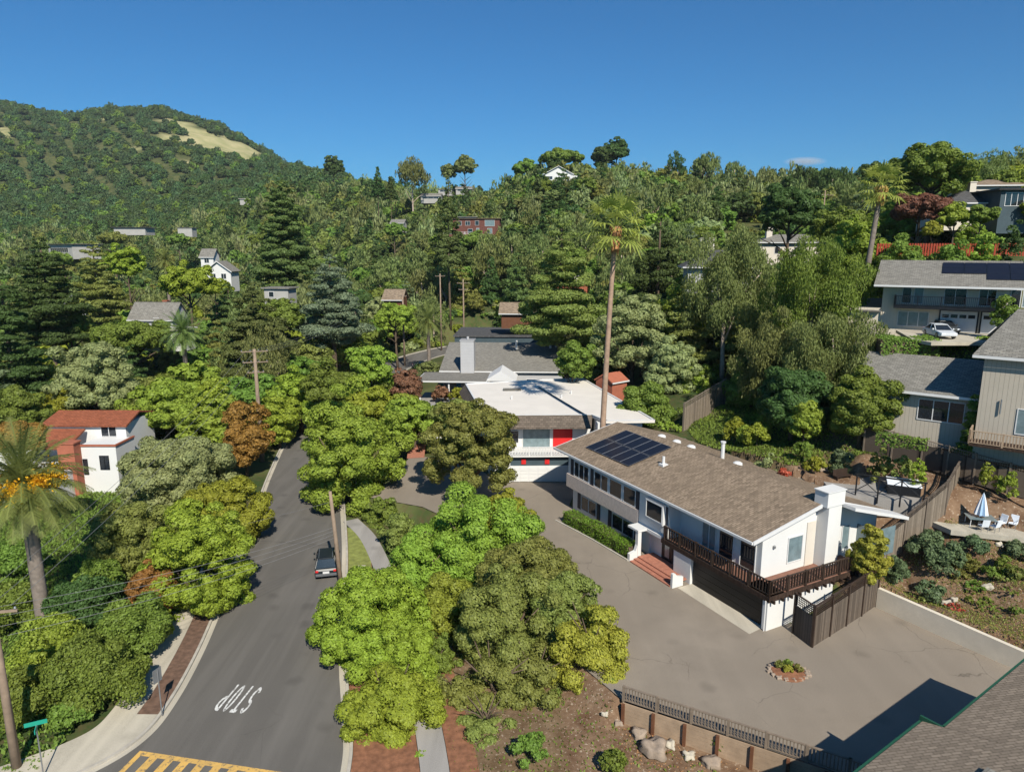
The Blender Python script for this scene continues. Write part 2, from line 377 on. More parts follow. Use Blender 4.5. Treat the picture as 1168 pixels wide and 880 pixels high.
PARK = [(6.4,35.55),(16.3,29.9),(20,27),(30,20),(40,28),(33.2,36.0),(31.5,38.55),(26.6,46.3),wuv(0,.8)[:2],wuv(12,.8)[:2],wuv(26,.8)[:2],(7.5,73.6),(-1.2,73.6),(-4.5,79),(-10.8,83),(-12.8,82.5),
        (-13.2,75),(-15.5,69),(-9,66),(-3.5,60),(-1,50),(2.5,42)]
HOUSEPAD = [wuv(1,.5)[:2],wuv(26,.5)[:2],wuv(26,14.5)[:2],wuv(1,14.5)[:2]]
WHITEPAD = [(-4,73),(15,73),(11,99),(-7,95)]
def smooth(t): t = np.clip(t, 0, 1); return t*t*(3-2*t)
def gnp(X, Y):
    X = np.asarray(X, float); Y = np.asarray(Y, float)
    D = np.clip(Y, 20, 4500); az = np.clip(584+790*X/np.maximum(Y, 20), -300, 1400)
    ia = np.clip(np.searchsorted(AZ, az)-1, 0, len(AZ)-2); ta = smooth((az-AZ[ia])/(AZ[ia+1]-AZ[ia]))
    idd = np.clip(np.searchsorted(DD, D)-1, 0, len(DD)-2); td = (D-DD[idd])/(DD[idd+1]-DD[idd])
    z = (TB[ia, idd]*(1-ta)+TB[ia+1, idd]*ta)*(1-td)+(TB[ia, idd+1]*(1-ta)+TB[ia+1, idd+1]*ta)*td
    far = smooth((D-350)/600)
    z = z+far*(5*np.sin(X/83+1.3)*np.sin(Y/117)+3*np.sin(X/41+Y/53)+2.5*np.sin(X/19-Y/27))
    mid = smooth((D-100)/150)*(1-far); z = z+mid*1.5*(np.sin(X/17+1)*np.sin(Y/23)+.5*np.sin(X/9+Y/11))
    w0 = 1/(5.0**2)**2; sw = np.full(X.shape, w0); sz = z*w0
    for cx, cy, cz in CTRL:
        w = 1/((X-cx)**2+(Y-cy)**2+.6)**2; sw = sw+w; sz = sz+w*cz
    z = sz/sw
    d = seg_dist(X, Y, ROADC); t = smooth((d-9)/6); z = np.where(Y < 215, (-1.56)*(1-t)+z*t, z)
    for pad, zz, wdt in ((WHITEPAD, -.1, 2.5), (PARK, -.06, 1.3)):
        d = seg_dist(X, Y, pad, True); d = np.where(inside(X, Y, pad), 0, d); t = smooth((d-.05)/wdt)
        z = zz*(1-t)+z*t
    pit = [(5.4,35.1),(6.9,36.1),(16.9,30.5),(21.3,27.3),(20,20),(0,20)]
    z = np.where(inside(X, Y, pit), np.minimum(z, -1.3), z)
    return np.where(inside(X, Y, HOUSEPAD), -.1, z)
def g(x, y): return float(gnp(np.array([x]), np.array([y]))[0])

def axis(lo, hi, fine0, fine1, step, gr):
    a = list(np.arange(fine0, fine1+1e-6, step)); s = step; v = a[-1]
    while v < hi: s = min(s*gr, 20); v += s; a.append(v)
    s = step; v = a[0]; pre = []
    while v > lo: s = min(s*gr, 20); v -= s; pre.append(v)
    return np.array(pre[::-1]+a)
xs = axis(-2600, 2600, -40, 48, .6, 1.035); ys = axis(-60, 4200, 22, 86, .6, 1.022)
GX, GY = np.meshgrid(xs, ys); GZ = gnp(GX, GY)
nv = GX.size; me = bpy.data.meshes.new('ground'); nx, ny = len(xs), len(ys)
me.vertices.add(nv); me.vertices.foreach_set('co', np.stack([GX, GY, GZ], -1).ravel())
ii = (np.arange(ny-1)[:, None]*nx+np.arange(nx-1)[None]).ravel(); q = np.stack([ii, ii+1, ii+nx+1, ii+nx], -1)
me.loops.add(q.size); me.loops.foreach_set('vertex_index', q.ravel().astype(np.int32))
me.polygons.add(len(q)); me.polygons.foreach_set('loop_start', np.arange(0, q.size, 4, dtype=np.int32)); me.polygons.foreach_set('loop_total', np.full(len(q), 4, np.int32))
me.update(calc_edges=True); me.polygons.foreach_set('use_smooth', [True]*len(q))
# what grows where: a = dry golden grass, b = mulch/bare earth
def tpix(x, y, z):
    d = np.maximum(y*CT-(z-CH)*ST, 10); return 584+790*x/d, 440-790*(y*ST+(z-CH)*CT)/d
AZg, ELg = tpix(GX, GY, GZ)
GOLD = [(262,170,36,11,-22),(208,140,22,6,-32),(212,186,14,4,0),(285,172,22,5,-25),(195,138,12,7,-25),(238,163,38,13,-22),(268,158,25,8,-25),(212,160,14,5,0),(190,157,14,6,-10),(210,186,12,3,0),(5,152,12,7,0),(120,135,14,3,0),(80,145,8,3,0),(150,170,5,3,0),(290,172,16,4,-20)]
def goldmask(az, py, k=1.0):
    m = np.zeros(np.shape(az))
    for cx, cy, rx, ry, an in GOLD:
        c, s = math.cos(R(-an)), math.sin(R(-an)); dx, dy = az-cx, py-cy
        u = dx*c+dy*s if False else dx*math.cos(R(an))*1+dy*-math.sin(R(an)); v = dx*math.sin(R(an))+dy*math.cos(R(an))
        m = np.maximum(m, 1-np.sqrt((u/rx)**2+(v/ry)**2))
    return m
gm = np.where((GY > 850) & (GY < 1450), np.clip(goldmask(AZg, ELg)*6, 0, 1), 0)
bm_ = np.where((GX > 24) & (GX < 60) & (GY > 33) & (GY < 60), 1., 0.)
bm_ = np.maximum(bm_, np.where((GX > -5) & (GX < 3) & (GY < 46) & (GY > 8), .85, 0.)); bm_ = np.maximum(bm_, np.where((GX > 3) & (GX < 32) & (GY < 40) & (GY > 8), 1., 0.)); bm_ = np.maximum(bm_, np.where((GX > 16) & (GX < 34) & (GY > 55) & (GY < 66), .6, 0.))
for nm, arr in (('gold', gm), ('bare', bm_)):
    a = me.attributes.new(nm, 'FLOAT', 'POINT'); a.data.foreach_set('value', arr.ravel().astype(np.float32))
m, n, b = newmat('ground_cover'); co = coords(n, False)
A1 = n.nodes.new('ShaderNodeAttribute'); A1.attribute_name = 'gold'; A2 = n.nodes.new('ShaderNodeAttribute'); A2.attribute_name = 'bare'
base = mixc(n, ramp(n, noise(n, co, .12, 5), .4, .62), (.04, .065, .02), (.10, .11, .04))
base = mixc(n, ramp(n, noise(n, co, 1.5, 4), .45, .7), base, (.09, .075, .035))
earth = mixc(n, ramp(n, noise(n, co, .8, 6, .7), .38, .62), (.12, .07, .042), (.21, .14, .09))
earth = mixc(n, ramp(n, noise(n, co, 6, 3), .6, .68), earth, (.36, .29, .22))
gold = mixc(n, ramp(n, noise(n, co, .03, 5), .35, .65), (.40, .35, .19), (.25, .25, .11))
z = mixc(n, A2.outputs['Fac'], base, earth); z = mixc(n, A1.outputs['Fac'], z, gold)
n.links.new(z, b.inputs['Base Color']); b.inputs['Roughness'].default_value = .95; b.inputs['Specular IOR Level'].default_value = .1
bump(n, b, noise(n, co, 5, 4), .5, .05); me.materials.append(m)
ground = link('ground', me); tag(ground, kind='structure')

def densify(pts, step=1.5):
    out = []
    for i in range(len(pts)-1):
        a, b_ = Vector(pts[i][:2]), Vector(pts[i+1][:2]); k = max(1, int((b_-a).length/step))
        for j in range(k): out.append(a+(b_-a)*j/k)
    out.append(Vector(pts[-1][:2])); return out
def crom(pts, k=8):
    P_ = [Vector(p[:2]) for p in pts]; P_ = [P_[0]*2-P_[1]]+P_+[P_[-1]*2-P_[-2]]; out = []
    for i in range(1, len(P_)-2):
        for j in range(k):
            t = j/k; a, b_, c, d = P_[i-1:i+3]
            out.append(.5*((2*b_)+(c-a)*t+(2*a-5*b_+4*c-d)*t*t+(3*b_-a-3*c+d)*t**3))
    out.append(P_[-2]); return out
def offset(pts, off):
    out = []
    for i, p in enumerate(pts):
        d = (pts[min(i+1, len(pts)-1)]-pts[max(i-1, 0)]).normalized(); o = off[i] if hasattr(off, '__len__') else off
        out.append(p+Vector((d.y, -d.x))*o)
    return out
def strip(name, A, B, z, mat, kind='structure', thick=0.0):
    mb = MB(); zz = (lambda p: z) if not callable(z) else z
    for i in range(len(A)-1):
        pts = [A[i], B[i], B[i+1], A[i+1]]; mb.poly([(p.x, p.y, zz(p)) for p in pts])
    if thick:
        for a in range(len(A)-1):
            for E_ in (A, B):
                p, q_ = E_[a], E_[a+1]; mb.poly([(p.x,p.y,zz(p)),(q_.x,q_.y,zz(q_)),(q_.x,q_.y,zz(q_)-thick),(p.x,p.y,zz(p)-thick)])
        for p, q_ in ((A[0], B[0]), (A[-1], B[-1])):
            mb.poly([(p.x,p.y,zz(p)),(q_.x,q_.y,zz(q_)),(q_.x,q_.y,zz(q_)-thick),(p.x,p.y,zz(p)-thick)])
    o = mb.build(name, M[mat]); tag(o, kind=kind); return o
# ------------------------------------------------------------------ street
LE = crom([(-34,22),(-26.5,28.5),(-22.6,31.6),(-20.9,34.2),(-20.7,37.5),(-21.4,43),(-22.8,50),(-25,60),(-27.4,71),(-29.6,81),(-32.5,96),(-35,112),(-35.5,130),(-33.5,150),(-30,168),(-21.5,188),(-8,205)], 6)
RE = crom([(-8.3,10),(-8.3,18),(-8.4,25),(-8.7,32),(-9.6,36),(-11,41),(-12.7,48),(-14.9,58),(-18,70),(-21,81),(-24.1,96),(-26,112),(-26.5,130),(-24.5,150),(-21,168),(-14.5,182),(-4,195)], 6)
mb = MB(); zs = -1.5
for i in range(len(LE)-1): mb.poly([(p.x, p.y, zs) for p in (LE[i], RE[i], RE[i+1], LE[i+1])])
mb.poly([(p[0], p[1], zs) for p in ((-34,22),(-60,8),(-60,-20),(30,-20),(-8.3,10))])
mb.poly([(-60,8,zs),(-34,22,zs),(-52,22,zs)]) if False else None
street = mb.build('street', M['asphalt']); tag(street, kind='structure')
for nm, E_, sgn, a0 in (('kerb', LE, -1, 0), ('kerb', RE, 1, 0)):
    E2 = offset(E_, sgn*.18); E3 = offset(E_, -sgn*.35)
    strip(nm, E_, E2, -1.5+.14, 'kerb', thick=.2)
    strip('gutter', E_, E3, -1.496, 'concrete')
idx = lambda E_, y0, y1: [p for p in E_ if y0 <= p.y <= y1]
# left pavement + mulch strip
Ls = idx(LE, 26, 100)
near = [p for p in Ls if p.y < 36.5]; far_ = [p for p in Ls if p.y >= 35.5]
strip('pavement', offset(near, -.2), offset(near, -3.1), -1.37, 'concrete', thick=.15)
mid_ = [p for p in Ls if 35 <= p.y <= 64]
strip('mulch_strip', offset(mid_, -.2), offset(mid_, -1.45), -1.40, 'mulchbrown')
strip('pavement', offset(mid_, -1.45), offset(mid_, -3.1), -1.366, 'concrete', thick=.15)
# right verge + footpath
Rs = idx(RE, 22, 66)
strip('verge', offset(Rs, .2), offset(Rs, 2.2), lambda p: -1.42, 'mulch')
gr = idx(RE, 47, 66); strip('lawn_strip', offset(gr, .22), offset(gr, 2.15), -1.41, 'lawn')
FP = crom([(-2.4,18),(-3.2,25),(-4.1,32),(-6.6,42),(-8.6,48),(-10.8,54.5),(-13.6,61.5),(-16.3,66)], 6)
strip('footpath', offset(FP, -.75), offset(FP, .75), lambda p: -1.39, 'path', thick=.1)
mv = idx(FP, 20, 56); strip('mulch_bed', offset(mv, .78), offset(mv, 2.3), -1.40, 'mulch')
# gap between verge and footpath stays mulch
strip('mulch_bed', offset(mv, -.78), offset(mv, -2.6), -1.425, 'mulch')
# parking court and driveway
mb = MB(); mb.poly([(x, y, 0.0) for x, y in PARK]); pk = mb.build('parking_court', M['parking']); tag(pk, kind='structure')
bm = bmesh.new(); bm.from_mesh(pk.data); bmesh.ops.triangulate(bm, faces=bm.faces); bm.to_mesh(pk.data); bm.free()
strip('brick_path', [Vector(p) for p in ((-13.0,82.3),(-13.6,88),(-13.4,94))], [Vector(p) for p in ((-10.9,82.7),(-11.4,88),(-11.8,94))], lambda p: .01+(p.y-82)*.02, 'brick')
strip('concrete_apron', [Vector(wuv(.3,.3)[:2]), Vector(wuv(7.4,.3)[:2])], [Vector(wuv(.1,-1.3)[:2]), Vector(wuv(7.4,-1.2)[:2])], .006, 'concrete')

# road markings
def yel():
    mb = MB(); o = Vector((-20.4, 33.35)); d = Vector((7.4, -1.4)).normalized(); p = Vector((-d.y*-1, d.x*-1)); p = Vector((d.y, -d.x))
    zz = zs+.006
    def rect(a0, a1, b0, b1): mb.poly([(*(o+d*a+p*b_), zz) for a, b_ in ((a0,b0),(a1,b0),(a1,b1),(a0,b1))])
    rect(0, 12, 0, .32); rect(0, 12, 3.0, 3.3); rect(0, .3, .32, 3.0)
    for k in range(12): rect(.85+k*.95, 1.32+k*.95, .32, 3.0)
    t = mb.build('crosswalk_marking', M['yellowpaint']); tag(t, kind='structure')
yel()
def stop_text():
    # condensed road lettering, read by drivers coming towards the camera
    mb = MB(); zz = zs+.006; o = Vector((-15.55, 38.95)); ux = Vector((-1, .16)).normalized(); uy = Vector((-.13*1.0, -1)).normalized()
    w, h, t = .38, 2.55, .115
    def R_(x0, y0, x1, y1, ox): mb.poly([(*(o+ux*(ox+a)+uy*b_), zz) for a, b_ in ((x0,y0),(x1,y0),(x1,y1),(x0,y1))])
    def arc(ox, cx, cy, rx, ry, a0, a1, n_=10, th=t, tv=.30):
        for i in range(n_):
            A, B_ = R(a0+(a1-a0)*i/n_), R(a0+(a1-a0)*(i+1)/n_); pts = []
            for an, k in ((A, 1), (B_, 1), (B_, 0), (A, 0)):
                pts.append((cx+(rx-(0 if k else th))*math.cos(an), cy+(ry-(0 if k else tv))*math.sin(an)))
            mb.poly([(*(o+ux*(ox+a)+uy*b_), zz) for a, b_ in pts])
    step = .56; r = w/2
    # S
    arc(0, r, h*.75, r, h*.25, 20, 270); arc(0, r, h*.25+.0+.15, r, h*.25+.15, 90, -160)
    # T
    R_(0, h-.3, w, h, step); R_(r-t/2, 0, r+t/2, h-.3, step)
    # O
    arc(2*step, r, h*.5, r, h*.5, 0, 360, 20)
    # P
    R_(0, 0, t, h, 3*step); arc(3*step, .1, h*.72, w-.1, h*.28, 90, -90, 10)
    t_ = mb.build('stop_marking', M['whitepaint']); tag(t_, kind='structure')
stop_text()
# ------------------------------------------------------------------ building helpers
def window(parent, o, ud, n_, w, h, cols=1, rows=1, ft=.07, fm='whitetrim', gm='glass', depth=.06, name='window'):
    """o = lower left corner on the wall, ud = along the wall, n_ = outward normal"""
    o, ud, n_ = Vector(o), Vector(ud).normalized(), Vector(n_).normalized(); up = Vector((0,0,1)); mb = MB()
    b0 = o+n_*.004-ud*0
    mb.obox(b0, ud*w, n_*depth, up*ft); mb.obox(b0+up*(h-ft), ud*w, n_*depth, up*ft)
    mb.obox(b0+up*ft, ud*ft, n_*depth, up*(h-2*ft)); mb.obox(b0+ud*(w-ft)+up*ft, ud*ft, n_*depth, up*(h-2*ft))
    for c in range(1, cols): mb.obox(b0+ud*(w*c/cols-ft/2)+up*ft, ud*ft, n_*depth*.95, up*(h-2*ft))
    for r_ in range(1, rows):
        for c in range(cols):
            x0 = (ft if c == 0 else w*c/cols+ft/2); x1 = (w-ft if c == cols-1 else w*(c+1)/cols-ft/2)
            mb.obox(b0+ud*x0+up*(h*r_/rows-ft/2), ud*(x1-x0), n_*depth*.9, up*ft)
    f = mb.build(name, M[fm], parent)
    g_ = MB(); g_.obox(o+n_*.003+ud*ft*.5+up*ft*.5, ud*(w-ft), n_*.018, up*(h-ft)); g_.build('pane', M[gm], f)
    return f
def slab_roof(parent, pts_list, th, mat, name='roof'):
    mb = MB()
    for pts in pts_list:
        v = (Vector(pts[1])-Vector(pts[0])).cross(Vector(pts[2])-Vector(pts[0])).normalized()
        if v.z < 0: v = -v
        mb.prism(pts, -v*th)
    return mb.build(name, M[mat], parent)
def railing(parent, pts, h=1.0, pitch=.16, mat='railwood', post=.1, bal=.04, base=.0, name='railing', post_every=2.2, bottom=.1):
    mb = MB(); up = Vector((0,0,1))
    for a, b_ in zip(pts[:-1], pts[1:]):
        a, b_ = Vector(a), Vector(b_); d = b_-a; Ln = d.length; u = d/Ln; n_ = Vector((-u.y, u.x, 0)).normalized()
        mb.obox(a-n_*.06+up*(h-.06), d, n_*.12, up*.06); mb.obox(a-n_*.03+up*bottom, d, n_*.06, up*.06)
        k = int(Ln/pitch)
        for i in range(1, k): mb.obox(a+u*(Ln*i/k-bal/2)-n_*bal/2+up*(bottom+.06), u*bal, n_*bal, up*(h-.12-bottom))
        k = max(1, round(Ln/post_every))
        for i in range(k+1): mb.obox(a+u*(Ln*i/k-post/2)-n_*post/2+up*base, u*post, n_*post, up*(h+.03-base))
    return mb.build(name, M[mat], parent)

# ------------------------------------------------------------------ main house  (local x = w, y = u)
mh = empty('house', (17.21, 43.07, 0), R(27.82), 'long white house with brown shingle roof and solar panels beside the parking court', 'house')
sl = (7.55-5.82)/7.65
def zr(x): return 5.82+(x+.05)*sl if x < 7.6 else 7.55-(x-7.6)*.3
X_ = Vector((1,0,0)); Y_ = Vector((0,1,0)); Z_ = Vector((0,0,1))
mb = MB()   # walls
mb.prism([(1.5,2,2.3),(7.6,2,2.3),(14.0,2,2.3),(14.0,2,zr(14.0)-.2),(7.6,2,7.3),(1.5,2,zr(1.5)-.2)], (0, 8.4, 0))
mb.prism([(.2,10.4,2.4),(14,10.4,2.4),(14.0,10.4,zr(14.0)-.2),(7.6,10.4,7.3),(.2,10.4,zr(.2)-.2)], (0, 14.9, 0))
mb.box((.6,13.1,-.2),(14,25,2.4)); mb.box((.75,9.3,-.2),(14,13.1,2.4)); mb.box((.75,2.2,-.2),(14,9.4,2.3)) if False else None
mb.box((1.6,2,-.2),(14,9.3,2.3)); mb.box((-.02,7.38,-.1),(1.6,9.3,2.32)); mb.box((-.9,12.75,-.1),(-.55,13.1,2.42)); mb.box((.2,1.98,2.02),(1.6,7.38,2.32))
mb.box((-.05,-.15,-.05),(1.5,.25,2.4)); mb.box((1.5,-.15,-.05),(6.5,.1,2.3)); mb.box((.3,.25,-.05),(1.6,.6,2.0))
wl = mb.build('wall', M['white'], mh)
b_ = MB(); b_.box((.06,14.1,2.38),(.2,25.3,3.7)); b_.box((.06,25.3,2.38),(3,25.42,3.7)); b_.build('band', M['pink'], mh)
b_ = MB()   # arched soffit bracket between bay and deck
b_.prism([(-.05,10.8,2.5),(-.05,10.8,2.2),(.2,10.8,2.05),(.8,10.8,2.05),(.8,10.8,2.5)], (0,.0001,0)) if False else None
b_.box((-.05,10.81,2.35),(.2,14.1,2.62)); b_.box((-.95,12.7,2.43),(-.05,14.1,2.6)); b_.build('soffit', M['white'], mh)
slab_roof(mh, [[(-.05,1.5,5.82),(7.6,1.5,7.55),(7.6,27.5,7.55),(-.05,27.5,5.82)], [(7.6,1.5,7.55),(14.7,1.5,5.42),(14.7,27.5,5.42),(7.6,27.5,7.55)]], .16, 'shingle_brown')
b_ = MB()   # fascia and gutter
b_.box((-.18,1.45,5.62),(-.055,27.6,5.80)); 
b_.prism([(-.05,1.38,5.82),(7.6,1.38,7.55),(7.6,1.38,7.3),(-.05,1.38,5.57)], (0,.115,0)); b_.prism([(7.6,1.38,7.55),(14.7,1.38,5.42),(14.7,1.38,5.17),(7.6,1.38,7.3)], (0,.115,0))
b_.prism([(-.05,27.505,5.82),(7.6,27.505,7.55),(7.6,27.505,7.3),(-.05,27.505,5.57)], (0,.1,0))
b_.build('fascia', M['whitetrim'], mh)
# low rear wing
b_ = MB(); b_.box((13.5,9,0),(18.5,26,5.2)); b_.build('rear_wing', M['white'], mh)
b_ = MB(); b_.box((13.2,8.7,5.2),(18.9,26.4,5.36)); b_.build('rear_roof', M['shingle_gray'], mh)
b_ = MB(); b_.tube([(8.9,13.6,7.0),(8.9,13.6,8.6)], .17); b_.tube([(8.9,13.6,8.6),(8.9,13.6,8.72)], .24); b_.build('vent_pipe', M['whitetrim'], mh)
b_ = MB(); b_.tube([(3.9,15.6,6.5),(3.9,15.6,7.5)], .13); b_.box((3.6,15.3,6.6),(4.2,15.9,6.84)); b_.build('roof_vent', M['whitetrim'], mh)
for yy in (21.5, 19.3, 17.3, 11.5): 
    b_ = MB(); b_.lathe((8.6, yy, zr(8.6)), [(.42,-.1),(.4,.12),(.25,.22),(.02,.25)], 10); b_.build('skylight', M['whitetrim'], mh)
# solar panels on the front slope
nrm = Vector((-sl,0,1)).normalized(); sdir = Vector((1,0,sl)).normalized()
for i in range(5):
    for j in range(2):
        o = Vector((1.75, 17.75+i*1.38, zr(1.75)))+sdir*(j*2.55)+nrm*.08
        p = MB(); p.obox(o, sdir*2.45, Y_*1.34, nrm*.045); pa = p.build('solar_panel', M['solar'], mh)
        f = MB()
        for a, b2, c2 in ((o, sdir*2.45, Y_*.025), (o+Y_*1.315, sdir*2.45, Y_*.025), (o, sdir*.025, Y_*1.34), (o+sdir*2.425, sdir*.025, Y_*1.34)): f.obox(a+nrm*.047, b2, c2, nrm*.006)
        f.build('panel_frame', M['solarframe'], pa)
# upper windows
def fw(y0, w_, z0, h_, x=.2, cols=1, gm='glass', **k): return window(mh, (x, y0, z0), Y_, (-1,0,0), w_, h_, cols, gm=gm, **k)
fw(21.7, 2.5, 3.74, 1.55, cols=3); fw(18.6, 2.2, 3.74, 1.55, cols=2); fw(16.55, 1.85, 3.74, 1.55); fw(14.6, 1.75, 3.74, 1.55)
for y0 in (24.35, 20.95, 14.1):
    s_ = MB(); s_.box((.14, y0, 3.74), (.195, y0+.45, 5.3)); s_.build('shutter', M['shutter'], mh)
bw = MB(); bw.box((-.12,10.7,3.55),(.2,12.95,3.67)); bw.box((-.12,10.7,5.2),(.2,12.95,5.3)); bw.box((-.12,10.7,3.67),(.2,10.78,5.2)); bw.box((-.12,12.87,3.67),(.2,12.95,5.2)); bw.build('bay_frame', M['whitetrim'], mh)
window(mh, (-.08,10.79,3.68), Y_, (-1,0,0), 2.07, 1.51, 1)
s_ = MB(); s_.box((.14,10.45,3.67),(.196,10.66,5.2)); s_.build('shutter', M['shutter'], mh)
# sliding glass doors to the deck
fw(6.4, 1.5, 2.7, 2.2, x=1.5, cols=2, gm='glasslite'); fw(4.6, 1.5, 2.7, 2.2, x=1.5, cols=1); fw(2.5, 1.5, 2.7, 2.2, x=1.5, cols=1); 
# lower windows and shutters
fw(20.9, 2.6, .5, 1.45, x=.6, cols=2, gm='glass'); fw(15.2, 3.2, .5, 1.45, x=.6, cols=2, gm='glass')
for y0 in (23.6, 20.3, 18.5, 14.6):
    s_ = MB(); s_.box((.54, y0, .42), (.595, y0+.5, 2.0)); s_.build('shutter', M['shutter'], mh)
# entrance
d_ = MB(); d_.box((.68,10.25,.33),(.746,11.6,2.3)); dr = d_.build('front_door', M['black'], mh)
g_ = MB(); g_.box((.66,10.65,.6),(.676,11.2,2.1)); g_.build('pane', M['glasslite'], dr)
for i, (x0, z0) in enumerate(((-1.7, .0), (-1.3, .11), (-.9, .22))):
    s_ = MB(); s_.box((x0, 7.75, z0+.004), ((-.03 if i == 2 else x0+.4), 12.7, z0+.11)); s_.build('step', M['brick'], mh)
s_ = MB(); s_.box((-.03,9.32,.224),(.74,12.7,.332)); s_.build('landing', M['brick'], mh)
s_ = MB(); s_.prism([(-1.65,7.5,0),(-1.1,7.5,0),(-.6,7.5,0),(-.6,7.5,.75),(-1.2,7.5,.9),(-1.4,7.5,1.15),(-1.65,7.5,1.15)], (0,.22,0)); s_.build('step_wall', M['white'], mh)
s_ = MB(); s_.prism([(-1.7,12.75,0),(-.92,12.75,0),(-.92,12.75,1.3),(-1.1,12.75,.8),(-1.7,12.75,.65)], (0,.3,0)); s_.build('step_wall', M['white'], mh)
# garage door
gd = MB()
for i in range(4): gd.box((.22,.6,.02+i*.5),(.29,7.36,.02+i*.5+.485))
gdo = gd.build('garage_door', M['garagedark'], mh)
# deck
dk = MB(); dk.box((-.05,-.2,2.33),(1.5,10.8,2.5)); dk.box((-.05,-.2,2.33),(10.0,1.98,2.5)) ; dk.v = dk.v; dk_o = dk.build('deck', M['deckfloor'], mh)
dk = MB(); dk.box((-.12,-.28,2.15),(-.055,10.8,2.52)); dk.box((-.12,-.28,2.15),(10.0,-.205,2.52))
for i in range(12): dk.box((.1+i*.85,-.55,2.1),(.22+i*.85,-.28,2.3))
dk.build('deck_beam', M['deckwood'], mh)
railing(mh, [(-.02,10.5,2.5),(-.02,-.15,2.5),(10.6,-.15,2.5)], 1.15, .27, 'railwood', .16, .09, name='railing', post_every=1.9, bottom=.12)
# gable window, chimney, side wing
window(mh, (5.6,2.0,3.1), (-1,0,0), (0,-1,0), 1.55, 2.0, 1, gm='glasslite')
window(mh, (10.8,2.0,2.9), (-1,0,0), (0,-1,0), .9, 2.0, 1, gm='glasslite')
ch = MB(); ch.box((6.95,1.05,-.1),(8.35,2.0,8.0)); ch.build('chimney', M['white'], mh)
c2 = MB(); c2.box((6.65,.98,7.2),(8.5,2.1,8.3)); c2.box((6.58,.92,8.302),(8.57,2.16,8.37)); c2.build('chimney_top', M['white'], mh)
sr = MB(); sr.prism([(8.4,.0,7.25),(14.9,.0,5.35),(14.9,.0,5.1),(8.4,.0,7.0)], (0,1.35,0)); sr.build('side_roof', M['whitetrim'], mh)
sg = MB(); sg.box((11.7,.4,2.5),(11.76,2.0,4.7)); sg.box((11.7,.4,2.5),(14.0,.46,4.7)); sg.build('sunroom_glass', M['glasslite'], mh)
s_ = MB(); s_.box((5.95,1.93,2.5),(6.85,1.995,5.9)); s_.build('louvre_door', M['cream'], mh)
lm = MB(); lm.lathe((2.6,1.9,4.6), [(.06,0),(.1,.05),(.1,.2),(.03,.26)], 8); lm.build('wall_lamp', M['metal'], mh)
dp = MB(); dp.tube([(-.15,-.05,0),(-.15,-.05,2.2)], .05); dp.build('downpipe', M['whitetrim'], mh)
# ------------------------------------------------------------------ foliage
RNG = np.random.default_rng(7)
def leaf_mesh(name, C, N, s, mat, asp=.6, up=None):
    """diamond leaves: centres C, normals N, half length s"""
    n_ = len(C); rnd = RNG.normal(size=(n_, 3))
    if up is not None: rnd = rnd*.35+np.array(up)
    N = N/np.linalg.norm(N, axis=1, keepdims=True)
    T = rnd-(rnd*N).sum(1, keepdims=True)*N; T /= np.linalg.norm(T, axis=1, keepdims=True)+1e-9
    B_ = np.cross(N, T); s = np.asarray(s).reshape(-1, 1)*np.ones((n_, 1))
    V = np.stack([C+T*s, C+B_*s*asp+N*s*.22, C-T*s, C-B_*s*asp+N*s*.22], 1).reshape(-1, 3)
    return quad_mesh(name, V, np.repeat(RNG.random(n_), 4), mat)
def quad_mesh(name, V, val, mat):
    me = bpy.data.meshes.new(name); nv = len(V); nf = nv//4
    me.vertices.add(nv); me.vertices.foreach_set('co', V.astype(np.float32).ravel())
    me.loops.add(nv); me.loops.foreach_set('vertex_index', np.arange(nv, dtype=np.int32))
    me.polygons.add(nf); me.polygons.foreach_set('loop_start', np.arange(0, nv, 4, dtype=np.int32)); me.polygons.foreach_set('loop_total', np.full(nf, 4, np.int32))
    me.update(calc_edges=True); a = me.attributes.new('v', 'FLOAT', 'POINT'); a.data.foreach_set('value', val.astype(np.float32))
    me.materials.append(mat); return me
def unit(n_):
    v = RNG.normal(size=(n_, 3)); return v/np.linalg.norm(v, axis=1, keepdims=True)
def clumps_to_leaves(P_, rc, flat, s, cover, out, droop=0, rand=.6):
    """P_ clump centres, rc radii -> leaf centres + normals"""
    area = 4*math.pi*rc**2*.75; k = np.maximum(3, (cover*area/(1.2*s*s)).astype(int)); id_ = np.repeat(np.arange(len(P_)), k); n_ = len(id_)
    d = RNG.normal(size=(n_, 3))+.55*out[id_]+np.array([0,0,.35]); d /= np.linalg.norm(d, axis=1, keepdims=True)
    C = P_[id_]+d*(rc[id_]*RNG.uniform(.7, 1.08, n_))[:, None]*np.array([1, 1, flat])
    if droop: C[:, 2] -= droop*RNG.random(n_)**2*rc[id_]
    N = d*np.array([1, 1, 1/max(flat, .3)])**.5+RNG.normal(size=(n_, 3))*rand
    return C, N
